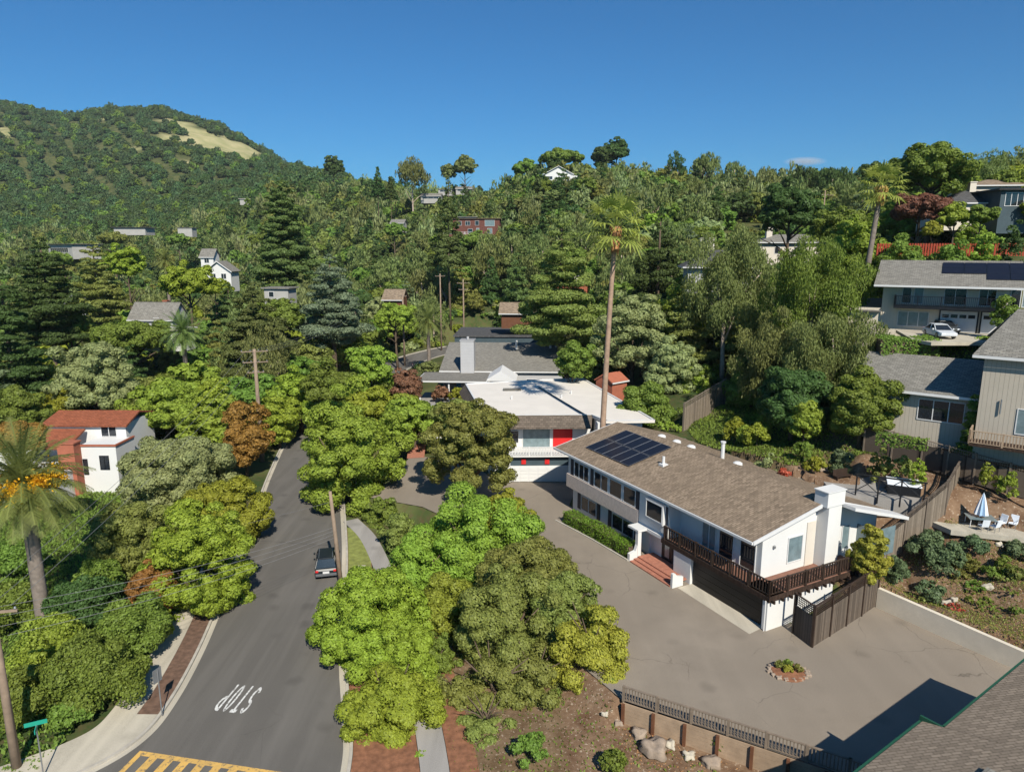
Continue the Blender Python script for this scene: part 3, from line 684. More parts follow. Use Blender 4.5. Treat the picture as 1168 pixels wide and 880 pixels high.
def crown(kind, w, h, s, mat, cover=1.0, seed=None, dens=1.0):
    """crown mesh, centred on the middle of the crown; w = width, h = height"""
    a, c = w/2, h/2; kf = min(1.4, max(1, 4.4/a))
    if kind == 'round':       # lobed broadleaf
        nC = int((85+w*4.5)*dens); d = unit(nC*3); d = d[d[:, 2] > -.75][:nC]
        ph = RNG.uniform(0, 6.28, 4); lob = 1+.16*np.sin(3*np.arctan2(d[:,1], d[:,0])+ph[0])+.12*np.sin(5*d[:,2]+ph[1])+.1*np.sin(5*np.arctan2(d[:,1], d[:,0])+ph[2])
        r = RNG.uniform(.55, .9, len(d))*lob; r[::4] *= .6; rc = a*kf*RNG.uniform(.11, .25, len(d)); Pc = d*r[:, None]*np.array([a, a, c])
        C, N = clumps_to_leaves(Pc, rc, .7, s, cover, d, rand=.4)
    elif kind == 'dense':     # tight domed crown with small puffs
        nC = int((110+w*7)*dens); d = unit(nC*3); d = d[d[:, 2] > -.7][:nC]; ph = RNG.uniform(0, 6.28, 4)
        lob = 1+.13*np.sin(3*np.arctan2(d[:,1], d[:,0])+ph[0])+.10*np.sin(6*d[:,2]+ph[1])+.08*np.sin(7*np.arctan2(d[:,1], d[:,0])+ph[2])
        r = RNG.uniform(.66, .93, len(d))*lob; r[::5] *= .6; rc = a*kf*RNG.uniform(.12, .22, len(d)); Pc = d*r[:, None]*np.array([a, a, c])
        C, N = clumps_to_leaves(Pc, rc, .75, s, cover, d, rand=.33)
    elif kind == 'tier':      # cypress / pine: plates of foliage
        nT = max(6, int(h/1.35)); Ps, rs, ds = [], [], []
        for i in range(nT):
            t = (i+.5)/nT; rad = a*(1-t)**.55*(.75+.35*RNG.random())*(.7 if t < .12 else 1); k = max(4, int(2+rad*2.6/ (.13*w)**.9)); a0 = RNG.uniform(0, 6.28)
            for j in range(k):
                an = a0+6.283*j/k+RNG.normal()*.25; q = RNG.uniform(.45, .95); dd = np.array([math.cos(an), math.sin(an), 0])
                Ps.append(dd*rad*q+np.array([0, 0, -c+t*2*c+RNG.normal()*.02*h-q*.25])); rs.append(max(.35, rad*RNG.uniform(.24, .42))); ds.append(dd)
            Ps.append(np.array([0, 0, -c+t*2*c])); rs.append(max(.3, rad*.4)); ds.append(np.array([0, 0, 1.]))
        C, N = clumps_to_leaves(np.array(Ps), np.array(rs), .34, s, cover, np.array(ds), rand=.7)
    elif kind == 'cone':      # conifer
        nC = int((70+h*6)*dens); t = RNG.random(nC)**1.35; an = RNG.uniform(0, 6.283, nC); rad = a*(1-t)**.85*(1+.22*np.sin(an*3+t*9))+.15
        q = np.sqrt(RNG.uniform(.3, 1, nC)); d = np.stack([np.cos(an), np.sin(an), 0*an], 1)
        Pc = d*(rad*q)[:, None]; Pc[:, 2] = -c+t*2*c*.97-q*rad*.25; rc = np.maximum(.25, rad*RNG.uniform(.22, .42, nC))
        C, N = clumps_to_leaves(Pc, rc, .5, s, cover, d, rand=.7)
    elif kind == 'euca':      # airy, drooping
        nC = int((34+w*2.2)*dens); d = unit(nC*3); d = d[d[:, 2] > -.6][:nC]; r = RNG.uniform(.35, .98, len(d))
        Pc = d*r[:, None]*np.array([a, a, c]); rc = a*RNG.uniform(.12, .25, len(d)); C, N = clumps_to_leaves(Pc, rc, 1.0, s, cover*.8, d, droop=1.5, rand=1.0)
        N[:, 2] *= .3
    elif kind == 'shrub':
        nC = int((22+w*4)*dens); d = unit(nC*3); d = d[d[:, 2] > -.3][:nC]; r = RNG.uniform(.5, .88, len(d))
        Pc = d*r[:, None]*np.array([a, a, c]); rc = min(a, c)*RNG.uniform(.2, .4, len(d)); C, N = clumps_to_leaves(Pc, rc, .9, s, cover, d)
    sz = s*RNG.uniform(.7, 1.3, len(C))
    if kind == 'euca': me = leaf_mesh('crown', C, N, sz*1.15, mat, .3, up=(0,0,1.2))
    elif kind in ('tier', 'cone'): me = leaf_mesh('crown', C, N, sz*1.1, mat, .42)
    else: me = leaf_mesh('crown', C, N, sz, mat, .62)
    return me
def trunk_mb(h, r, w, crown_h, kind):
    """trunk from 0 to h (crown centre), limbs into the crown"""
    mb = MB(); rr = random.Random(int(h*100+w*37)); pts = []; bx = rr.uniform(-.3, .3); by = rr.uniform(-.3, .3)
    top = h+crown_h*(.38 if kind in ('cone', 'tier') else .1)
    for i in range(6): t = i/5; pts.append((bx*math.sin(t*3), by*math.sin(t*2.4), top*t-.4*(i == 0)))
    mb.tube(pts, [r*1.25, r, r*.85, r*.68, r*.5, r*.28], 8)
    if kind not in ('cone', 'tier'):
        for k in range(7):
            an = k*2.4+rr.random(); z0 = h*rr.uniform(.5, .85)-crown_h*.1; z0 = max(.4, z0); q = rr.uniform(.45, .8)*w/2
            p1 = (bx*.6+math.cos(an)*q*.45, by*.6+math.sin(an)*q*.45, z0+crown_h*.16); p2 = (math.cos(an)*q, math.sin(an)*q, z0+crown_h*rr.uniform(.26, .42))
            mb.tube([(bx*.6, by*.6, z0-.2), p1, p2], [r*.5, r*.34, r*.12], 6)
    return mb
_lib = {}
def tree(kind, leaf, px, py, wpx, hpx, D, label, cat='tree', name=None, group=None, bark='bark', unique=True, cover=1.0, dens=1.0, tr=None, base=None):
    """crown centred where pixel (px,py) meets distance D; sizes surveyed in pixels at that distance"""
    c = at(px, py, D); sc = D/FPX; w = wpx*sc; h = hpx*sc
    zb = g(c.x, c.y) if base is None else base
    return tree_w(kind, leaf, c, w, h, D, zb, label, cat, name, group, bark, unique, cover, dens, tr)
def tree_w(kind, leaf, c, w, h, D, zb, label, cat='tree', name=None, group=None, bark='bark', unique=True, cover=1.0, dens=1.0, tr=None):
    s = .022+.0017*D
    if name is None: name = {'round':'broadleaf_tree','dense':'broadleaf_tree','tier':'pine_tree','cone':'conifer_tree','euca':'eucalyptus_tree','shrub':'shrub'}[kind]
    root = empty(name, (c.x, c.y, zb), 0, label, cat, group)
    if unique:
        cm = crown(kind, w, h, s, L[leaf], cover, dens=dens); cr = link('crown' if kind != 'shrub' else 'foliage', cm, root); cr.location = (0, 0, c.z-zb)
        tb = trunk_mb(max(c.z-zb, .5), tr or max(.05, min(.5, w*.035)), w, h, kind)
        t = tb.build('trunk' if kind != 'shrub' else 'stem', M[bark], root, smooth=True)
    else:
        var = RNG.integers(0, 3); band = min(3, int(math.log2(max(1, D/90))*1.6)) ; key = (kind, leaf, int(var), band)
        if key not in _lib:
            W0, H0 = {'round':(9,8),'dense':(9,8),'tier':(10,14),'cone':(8,16),'euca':(10,13),'shrub':(3,2)}[kind]
            _lib[key] = (crown(kind, W0, H0, .035+.0023*90*2**(band/1.6), L[leaf], cover*.95), W0, H0)
        cm, W0, H0 = _lib[key]; cr = link('crown', cm, root); cr.location = (0, 0, c.z-zb); cr.scale = (w/W0, w/W0, h/H0); cr.rotation_euler = (0, 0, RNG.uniform(0, 6.28))
        tk = ('trunk', kind, bark)
        if tk not in _lib: o_ = trunk_mb(6, .28, 6, 6, kind); x_ = o_.build('trunk', M[bark], None, True); _lib[tk] = x_.data; bpy.data.objects.remove(x_)
        t = link('trunk', _lib[tk], root); hh = max(c.z-zb, 1)/6; t.scale = (w/9, w/9, hh)
    return root
def date_palm(loc, hc, r, label, trunk_r=.5, fruit=True, n_=84, mat='palm'):
    root = empty('date_palm', loc, 0, label, 'palm tree'); rr = random.Random(int(hc*31+r*7))
    t = MB(); k = 14; pts = [(0, 0, -.4+(hc+.2)*i/k) for i in range(k+1)]
    t.tube(pts, [trunk_r*(1.15 if i == 0 else (1.0+(.05 if i % 2 else 0)-.15*i/k)) if i < k-1 else trunk_r*1.25 for i in range(k+1)], 12); t.build('trunk', M['palmgray'], root, True)
    V, val = [], []
    for f in range(n_):
        an = f*2.39996; el = 1.45-1.9*(f/n_)+rr.uniform(-.1, .1); Ln = r*rr.uniform(.9, 1.08); pos = Vector((0, 0, hc)); d = Vector((math.cos(an)*math.cos(el), math.sin(an)*math.cos(el), math.sin(el))); seg = 16; vv = rr.random()
        side = Vector((-math.sin(an), math.cos(an), 0)); prev = pos
        for i in range(seg):
            st = Ln/seg; d = (d+Vector((0, 0, -.085))).normalized(); p = prev+d*st; up = side.cross(d)
            wr = .03+.03*(1-i/seg)
            V += [prev-side*wr, prev+side*wr, p+side*wr, p-side*wr]; val += [vv]*4
            if i > 1:
                ll = r*.15*math.sin(math.pi*min(1, (i+.8)/(seg+.5)))**.6+.05
                for sg in (-1, 1):
                    for q in (0, .33, .66):
                        b0 = prev+d*st*q; tip = b0+side*sg*ll*.8+d*ll*.62+up*ll*rr.uniform(-.05, .25)-Vector((0,0,ll*.18)); wv = d*(.030*r/4.5)
                        V += [b0-wv, b0+wv, tip+wv*.4, tip-wv*.4]; val += [vv*.6+rr.random()*.4]*4
            prev = p
    me = quad_mesh('fronds', np.array([tuple(v) for v in V]), np.array(val), L[mat]); link('fronds', me, root)
    if fruit:
        n2 = 3600; id_ = RNG.integers(0, 8, n2); aa = id_*.785+.3; cc = np.stack([np.cos(aa)*2.0*trunk_r*2, np.sin(aa)*2.0*trunk_r*2, hc+.25+.25*np.sin(id_*2.)], 1)
        Cc = cc+RNG.normal(size=(n2, 3))*np.array([.28, .28, .30]); link('fruit_stalks', leaf_mesh('fruit_stalks', Cc, RNG.normal(size=(n2, 3)), .12, L['fruit']), root)
    sk = 900; aa = RNG.uniform(0, 6.28, sk); zz = RNG.uniform(0, 1, sk); rr_ = trunk_r*(1.25+.3*RNG.random(sk)*(zz)); Cc = np.stack([np.cos(aa)*rr_, np.sin(aa)*rr_, hc-.2-zz*1.6*trunk_r*2], 1)
    link('dead_fronds', leaf_mesh('dead_fronds', Cc, np.stack([np.cos(aa), np.sin(aa), 0*aa], 1), .22, L['straw'], .3, up=(0,0,2)), root)
    return root
def fan_palm(loc, hc, r, label, tr=.3, lean=(0,0), bark='palmbark'):
    root = empty('fan_palm', loc, 0, label, 'palm tree'); rr = random.Random(int(hc*13+r)); k = 18
    pts = [(lean[0]*(i/k)**1.5, lean[1]*(i/k)**1.5, -.5+(hc+.5)*i/k) for i in range(k+1)]
    t = MB(); t.tube(pts, [tr*(1.35 if i == 0 else 1.08-.38*i/k+.03*(i % 2)) for i in range(k+1)], 10); t.build('trunk', M[bark], root, True)
    V, val = [], []; top = Vector(pts[-1])
    for f in range(34):
        an = f*2.39996; el = 1.35-2.0*(f/34); pl = r*rr.uniform(.5, .66); d = Vector((math.cos(an)*math.cos(el), math.sin(an)*math.cos(el), math.sin(el))); vv = rr.random()
        side = Vector((-math.sin(an), math.cos(an), 0)); a0 = top; mid = a0+d*pl*.6+Vector((0,0,.05)); hub = a0+d*pl-Vector((0,0,  .1*r*(f/34)))
        for u, w_ in ((a0, mid), (mid, hub)): V += [u-side*.05, u+side*.05, w_+side*.04, w_-side*.04]; val += [.5]*4
        nb = 13; up = side.cross(d)
        for b_ in range(nb):
            t_ = (b_/(nb-1)-.5)*math.radians(215); bl = r*.46*(1-.25*abs(t_)/2.2)*rr.uniform(.85, 1.1); q = (d*math.cos(t_)+side*math.sin(t_)).normalized()
            m1 = hub+q*bl*.55+up*.04; m2 = hub+q*bl-Vector((0,0,bl*rr.uniform(.1,.5))); wv = q.cross(up).normalized()*bl*.06
            V += [hub-wv*.3, hub+wv*.3, m1+wv, m1-wv, m1-wv, m1+wv, m2+wv*.25, m2-wv*.25]; val += [vv*.7+rr.random()*.3]*8
    link('fronds', quad_mesh('fronds', np.array([tuple(v) for v in V]), np.array(val), L['fan']), root)
    sk = 260; aa = RNG.uniform(0, 6.28, sk); zz = RNG.random(sk); rad = tr*(1.+1.1*(1-zz)*RNG.random(sk)); Cc = np.stack([top.x+np.cos(aa)*rad, top.y+np.sin(aa)*rad, top.z-.1-zz*r*.62], 1)
    link('dead_fronds', leaf_mesh('dead_fronds', Cc, np.stack([np.cos(aa), np.sin(aa), 0*aa+.2], 1), .3, L['straw'], .3, up=(0,0,2)), root)
    return root
def shrub(leaf, px, py, wpx, hpx, D, label, name='shrub', cat='shrub', group=None, depth=None, z=None, dens=1.0, s=None):
    c = at(px, py, D); sc = D/FPX; w, h = wpx*sc, hpx*sc; zb = z if z is not None else g(c.x, c.y)
    root = empty(name, (c.x, c.y, zb), 0, label, cat, group)
    hh = max(c.z+h/2-zb, .25); cm = crown('shrub', w, hh*1.25, s or (.03+.0017*D), L[leaf], 1.0, dens=dens); cr = link('foliage', cm, root); cr.location = (0, 0, hh*.42)
    st = MB()
    for k in range(4): an = k*1.7; st.tube([(0,0,-.15),(math.cos(an)*w*.15, math.sin(an)*w*.15, hh*.5)], [.04,.02], 5)
    st.build('stem', M['bark'], root) if False else MB().tube([(0,0,-.15),(w*.05,0,hh*.5)], [.05,.02], 6).build('stem', M['bark'], root)
    return root

# palms
v = P(52, 722, -1.5); c_ = at(42, 553, v.y); date_palm((v.x, v.y, -1.6), c_.z+1.6, 4.7, 'large date palm with orange fruit stalks in the left foreground', .48)
v = at(214, 440, 118); c_ = at(212, 380, 118); date_palm((v.x, v.y, g(v.x, v.y)), c_.z-g(v.x, v.y), 4.4, 'date palm with a brown trunk in the garden below the gray roofed cottage', .42, fruit=False)
v = at(191, 320, 205); date_palm((v.x, v.y, g(v.x, v.y)), at(190, 297, 205).z-g(v.x, v.y), 4.4, 'small distant date palm left of the white house with dormer', .45, fruit=False, n_=50)
v = at(489, 395, 150); date_palm((v.x, v.y, g(v.x, v.y)), at(489, 366, 150).z-g(v.x, v.y), 4.6, 'date palm beside the road bend above the gray long house', .42, fruit=False, n_=50)
v = at(688, 500, 71.2); fan_palm((v.x-.2, v.y, 0), at(702, 258, 71.2).z, 4.0, 'very tall slender fan palm rising behind the long white house', .31, (.9, 0))
v = at(983, 325, 84); zb = g(v.x, v.y); fan_palm((v.x, v.y, zb), at(998, 212, 84).z-zb, 3.3, 'fan palm with a grey trunk beside the upper house with balcony', .36, (1.2, 0), 'palmgray')

# near trees ---------------------------------------------------------
T = tree
T('dense','lime',228,655,122,185,49,'largest lime green tree overhanging the left kerb of the street')
T('dense','lime',258,588,90,96,60,'smaller lime green tree at the left kerb behind the largest lime one')
T('dense','olive',152,622,98,112,55,'olive tinged tree between the white house and the left kerb trees')
T('dense','sage',203,540,134,84,72,'wide grey green tree behind the left kerb trees',cover=1.1)
T('round','orange',278,500,58,96,80,'orange brown tree at the foot of the wooden utility pole')
T('round','orange',172,672,54,72,46.5,'rusty orange bush tucked under the largest lime tree')
T('dense','lime',342,462,88,84,100,'yellow green street tree at the far left of the street')
T('round','lime',318,482,50,70,92,'low yellow green tree next to the far kerb')
T('round','fresh',402,528,128,190,71,'big fresh green tree on the verge behind the leaning pole',cover=.9,dens=1.2)
T('round','green',375,440,70,60,98,'mid green tree behind the big verge tree')
T('dense','olive',538,508,108,112,68,'dark olive rounded pine standing in front of the white flat roofed house',name='pine_tree')
T('dense','olive',520,478,56,44,69.5,'upper left dome of dark olive pine beside the porch steps',name='pine_tree')
T('round','fresh',545,622,150,140,55,'bright green tree at the left edge of the parking court',dens=1.2)
T('round','fresh',484,660,90,130,52,'green tree over the footpath left of the parking court')
T('round','olive',520,800,60,70,38,'small olive tree filling the gap beside the lower footpath')
T('dense','lime',424,716,134,140,43,'lime green street tree spreading over the right kerb')
T('dense','lime',446,818,114,134,36,'lowest lime green tree over the right kerb at the bottom edge')
T('dense','olive',580,735,140,205,42.5,'large olive green tree beside the fence end',dens=1.2)
T('dense','olive',604,668,124,110,47,'olive tree top at the left side of the parking court')
T('dense','yellow',674,758,100,160,40,'yellow green tree touching the baluster fence')
T('dense','olive',612,796,90,120,38.5,'olive tree right behind the yellow green tree and the bare earth')
T('dense','olive',552,846,84,70,35.3,'lowest olive bushy tree beside the bottom bare earth')
T('dense','olive',566,815,116,130,38.5,'low olive tree below the large olive tree')
T('round','green',498,752,50,72,41,'small dark green tree beside the lower footpath')
T('round','fresh',508,700,84,110,46,'fresh green tree between lime street tree and large olive tree')
T('round','green',436,590,44,50,66,'green tree between the big verge tree and the driveway mouth')
T('round','olive',458,612,46,60,59,'small olive tree beside the driveway mouth')
T('round','fresh',424,432,50,90,104,'slender fresh green tree left of the far asphalt bend')
T('round','brown',462,440,36,44,100,'reddish brown bushy tree left of the gray porch')
T('round','fresh',462,468,40,40,92,'bright green bush below the reddish brown tree')
T('dense','lime',462,755,84,84,40,'lime green tree joining the two kerb trees over the footpath')
T('dense','olive',635,700,90,110,43.5,'olive tree between the large olive tree and the court')
T('round','lime',575,590,60,70,56,'narrow bright treetop beside the court entrance')
# left background
T('tier','dark',12,400,100,200,98,'huge dark cypress on the left edge of the picture')
T('tier','dark',52,330,90,120,125,'dark spreading cypress behind the huge left edge one')
T('dense','sage',108,436,92,80,96,'grey green domed tree above the red tiled house')
T('dense','fresh',187,466,82,58,90,'bright green domed tree right of the red tiled house')
T('round','lime',247,458,40,52,92,'small bright green tree left of the utility pole')
T('round','lime',62,470,60,60,92,'yellow green tree at the left above the palm fronds')
T('round','green',18,470,56,70,86,'mid green tree behind the big date palm')
T('tier','pine',292,385,100,130,125,'broad olive dark pine behind the utility pole')
T('tier','cedar',378,340,92,104,140,'large blue green cedar with layered boughs in the centre left')
T('tier','pine',322,262,72,120,180,'tall dark pine behind the blue green cedar')
T('tier','olive',110,318,60,88,165,'golden olive cypress beside the far flat roofs')
T('tier','pine',262,360,60,80,170,'dark pine below the white house with dormer')
T('round','lime',215,322,60,40,160,'light green tree in front of the white house with dormer')
T('round','lime',145,300,40,46,190,'light yellow green tree left of the small date palm')
T('round','green',150,385,90,36,125,'low green trees in front of the gray cottage')
T('round','green',80,375,60,40,130,'green tree left of the gray cottage')
T('round','orange',18,498,60,30,60,'straw coloured bush behind the date palm')
# centre background
T('tier','olive',640,320,96,150,120,'broad layered pine left of the tall fan palm',cover=.85)
T('cone','pine',512,248,34,92,205,'narrow pine left of the red brown hillside house')
T('cone','dark',752,300,72,120,125,'dark conifer right of the tall fan palm')
T('round','sage',722,385,86,110,98,'grey green tree directly right of the fan palm trunk',cover=.9)
T('round','fresh',770,365,70,90,100,'soft light green tree right of the grey green one')
T('dense','sage',768,425,56,80,90,'small sage tree above the tall wooden garden fence')
T('round','fresh',790,440,44,60,90,'fresh green tree beside the tall wooden garden fence')
T('round','green',655,412,46,50,96,'green tree at the right end of the gray long roof')
T('round','green',738,468,60,60,80,'dark green bush right of the white flat roof')
T('euca','euca',830,325,104,140,92,'open eucalyptus with a pale trunk in front of the dark roofed house',bark='palebark',tr=.3,cover=1.3,dens=1.5)
T('euca','green',930,335,110,130,78,'upper crown of drooping eucalyptus with bent pale branches',bark='palebark',tr=.25,cover=1.3,dens=1.6)
T('euca','euca',950,420,120,130,70,'large weeping eucalyptus above the rear fence',bark='palebark',tr=.3,cover=1.4,dens=2.0)
T('round','green',985,462,70,90,62,'lowest hanging weeping eucalyptus crown over the fence end',bark='bark',tr=.2,cover=1.4,dens=1.8)
T('dense','dark',905,455,80,80,67,'dark tree in the shade below the weeping eucalyptus')
T('euca','euca',885,410,100,120,76,'dark weeping eucalyptus behind the long house',bark='palebark',tr=.28,dens=1.8,cover=1.3)
T('round','green',858,440,60,90,80,'dense green tree beside the pale eucalyptus trunk')
T('round','fresh',918,478,46,50,64,'light green leafy shrub tree behind the chimney')
T('round','dark',900,240,70,50,130,'dark rounded tree above the tan house') 
T('dense','fresh',972,292,62,80,92,'bright green tree right of the tan house')
T('round','green',1066,194,90,56,112,'large spreading oak on the skyline above the upper houses')
T('round','brown',1050,238,66,34,104,'bare brown tree below the skyline oak')
T('round','fresh',1088,246,34,28,100,'small green tree in front of the dark hilltop roof')
T('round','yellow',1064,262,20,18,94,'yellow bush above the red garden fence')
T('round','green',1120,246,28,24,98,'round green bush below the dark hilltop roof')
T('round','green',960,262,60,50,110,'dark green tree left of the grey trunked fan palm')
T('dense','yellow',992,634,44,76,46.5,'yellow green bush tree at the end of the deck railing')
# left foreground shrubs
SG = 'broad leafed shrubs covering the bank left of the pavement'
for (px, py, w, h, D, lf, lab) in ((110,775,120,110,37.5,'green','wide leafy shrub bordering the curved pavement'),(150,715,90,80,42,'green','leafy shrub between pavement and largest lime tree'),
     (60,745,80,90,40,'fresh','leafy shrub at the foot of the big date palm'),(30,800,80,90,35.5,'green','shrub nearest the street name sign'),(15,700,70,70,46,'green','green shrub left of the date palm trunk'),
     (100,690,80,70,46,'dark','dark shrub right of the date palm trunk'),(115,660,60,50,50,'green','dark shrub in front of the white house'),(20,640,60,50,55,'green','shrub under the hanging palm fronds'),(85,820,60,60,35.6,'green','low shrub at the pavement edge'),(178,708,40,50,44,'lime','light green shrub below the rusty bush')):
    shrub(lf, px, py, w, h, D, lab, group=None)
# hedges and shrubs around the court
hb = []
def hedge(pts, w_, h_, label, leaf='hedge', z0=None, name='hedge', s=.075):
    pts = [Vector(p) for p in pts]; Cs, Ns = [], []
    for a, b_ in zip(pts[:-1], pts[1:]):
        Ln = (b_-a).length; u = (b_-a)/Ln; n_ = Vector((-u.y, u.x)); k = int(Ln*(w_+2*h_)/(1.2*s*s)*1.3)
        t = RNG.random(k)*Ln; q = RNG.random(k)*(w_+2*h_); 
        off = np.where(q < h_, -w_/2, np.where(q > h_+w_, w_/2, q-h_-w_/2)); zz = np.where(q < h_, q, np.where(q > h_+w_, w_+2*h_-q, h_)); nn = np.where(q < h_, -1, np.where(q > h_+w_, 1, 0))
        wob = 1+.08*np.sin(t*2.3)+.06*np.sin(t*5.1+1); off = off*wob; zz = zz*(1+.06*np.sin(t*1.7))
        C = np.stack([a.x+u.x*t+n_.x*off, a.y+u.y*t+n_.y*off, zz], 1)+RNG.normal(size=(k, 3))*.05
        Cs.append(C); Ns.append(np.stack([n_.x*nn, n_.y*nn, (nn == 0)*1.], 1)+RNG.normal(size=(k, 3))*.5)
    C = np.concatenate(Cs); c0 = C.mean(0); zb = z0 if z0 is not None else g(c0[0], c0[1]); C[:, :2] -= c0[:2]
    root = empty(name, (c0[0], c0[1], zb), 0, label, 'hedge'); link('foliage', leaf_mesh('foliage', C, np.concatenate(Ns), s, L[leaf]), root)
    core = MB()
    for a, b_ in zip(pts[:-1], pts[1:]):
        u = (b_-a).normalized(); n_ = Vector((-u.y, u.x)); q = a-n_*w_*.42-Vector(c0[:2]); core.obox((q.x, q.y, 0), (*(b_-a), 0), (*(n_*w_*.84), 0), (0, 0, h_*.9))
    core.build('branches', M['bark'], root); return root
hedge([wuv(13.3,-.85)[:2], wuv(18.0,-1.1)[:2], wuv(22.6,-1.5)[:2]], 1.3, 1.0, 'clipped green hedge along the front of the long white house', z0=0)
strip('concrete_edging', [Vector(wuv(12.9,-1.8)[:2]), Vector(wuv(18,-2.05)[:2]), Vector(wuv(23.2,-2.6)[:2])], [Vector(wuv(12.9,-1.65)[:2]), Vector(wuv(18,-1.9)[:2]), Vector(wuv(23.2,-2.45)[:2])], .1, 'kerb', thick=.12)
def zone_hedge(a, b_, w_, h_, label, leaf='hedge'):
    hedge([a[:2], b_[:2]], w_, h_, label, leaf, z0=min(g(*a[:2]), g(*b_[:2])), s=.13)

# garden and bank shrubs (right)
BG = 'low shrubs dotted over the brown bank'
for (px, py, w, h, D, lf, lab) in (
  (1055,625,44,40,49.5,'blue','largest grey green shrub against the diagonal fence'),(1020,655,36,44,48.3,'blue','grey green shrub beside the lower fence end'),(1075,650,40,34,48,'blue','grey green shrub on the bank near the patio'),
  (1112,622,30,20,49,'blue','low grey shrub right below the patio wall'),(1060,675,36,26,47,'blue','grey green shrub low on the bank'),(1095,660,24,18,47.5,'olive','small olive shrub in the middle of the bank'),
  (1115,690,36,30,45.5,'green','green shrub low on the bank near the pale rocks'),(1132,655,28,20,46.8,'green','yellowish shrub in the upper bank'),(1150,685,30,24,45,'green','round green shrub at the right of the bank'),
  (1160,655,24,20,46,'olive','olive shrub near the right picture edge'),(1145,640,20,14,47,'green','little green shrub below the patio paving'),(1088,703,26,14,45,'red','reddish flowering ground shrub above the retaining wall'),(1072,700,24,16,45.6,'green','green clump above the retaining wall'),
  (1163,700,24,18,43.5,'green','green shrub above the retaining wall end'),
  (1125,545,20,40,53,'fresh','feathery light green plant left of the umbrella by the rear fence'),(1150,555,24,40,51.5,'fresh','feathery light green plant behind the umbrella'),
  (1003,522,26,26,57,'olive','mottled shrub at the left of the dark lower garden'),(1030,530,24,24,55.5,'olive','shrub behind the covered hot tub'),(1046,532,20,24,54,'lime','yellow green shrub behind the covered hot tub'),
  (875,522,36,22,61,'sage','pale sage shrub behind the house ridge'),(916,515,22,28,61,'green','bright green round bush in the rock garden'),(930,530,28,16,59,'lime','lime bush in the rock garden'),(960,522,28,16,59,'blue','blue green bush in the rock garden'),
  (852,494,24,18,67,'fresh','round bush right of the tall wooden fence'),(838,486,26,18,69,'lime','yellowish bush by the tall wooden fence'),(870,478,22,18,68,'fresh','round light green bush in the planting bed'),(864,490,30,14,66,'lime','low bush in the planting bed'),(898,535,30,12,58,'red','reddish ground plants in the rock garden'),
  (764,490,30,18,75,'fresh','bright green shrub below the tall wooden fence'),(1150,345,30,24,66,'green','round green shrub beside the gray shingled gable'),
  (605,862,56,50,32.5,'green','white speckled shrub at the bottom centre edge'),(634,795,20,18,38,'green','small green plant on the bare earth'),(698,790,12,12,37.5,'green','tuft at the start of the board fence'),(700,862,34,20,31.5,'green','grassy tuft in front of the boulders'),
  (820,840,20,10,33,'green','small weed at the foot of the board fence'),(480,866,16,22,33,'fresh','small plant at the lower footpath'),(600,828,26,40,36.8,'olive','bare twiggy bush beside the bare earth')):
    shrub(lf, px, py, w, h, D, lab)
for px, py, w_, h_, D, lf, lab in ((503,447,20,14,106,'brown','reddish flowering plants on the terrace of the long gray house'),(521,446,16,10,106,'lime','yellow green plants on the terrace of the long gray house'),(1082,632,40,30,48.6,'blue','grey green shrub spreading in the upper middle of the bank'),(1040,690,36,24,46.4,'olive','olive shrub behind the retaining wall start'),(1130,700,44,22,44.5,'green','wide green shrub low on the bank'),(1100,640,30,20,48.2,'olive','dull olive shrub right of the grey green shrubs'),(1160,626,26,18,48,'blue','grey green shrub below the right end of the patio'),(1055,700,30,18,45.8,'green','green shrub trailing over the retaining wall'),(1112,672,26,20,46.2,'green','light green shrub beside the pale bank rocks'),(1145,668,26,20,46,'olive','olive green shrub right of the middle bank')):
    shrub(lf, px, py, w_, h_, D, lab, z=(1.8 if D > 100 else None))
# upper terraces: hedges
zone_hedge(at(1015,356,71), at(1032,372,66), 1.3, .9, 'clipped hedge left leg in front of the upper house')
zone_hedge(at(1036,371,67), at(1062,356,70), 1.3, .9, 'clipped light hedge leading to the garage of the upper house', 'lime')
hedge([at(1000,390,67)[:2], at(1066,392,66)[:2]], 3.0, 2.0, 'long dark hedge behind the roof of the gray sided house', 'green', z0=15.0, s=.13)
hedge([at(1000,490,56)[:2] if False else (at(1002,478,55.5).x, 55.5), (at(1060,488,53.5).x, 53.5)], .8, .9, 'trailing green hedge along the top of the rear fence', 'green', z0=9.6, s=.12)

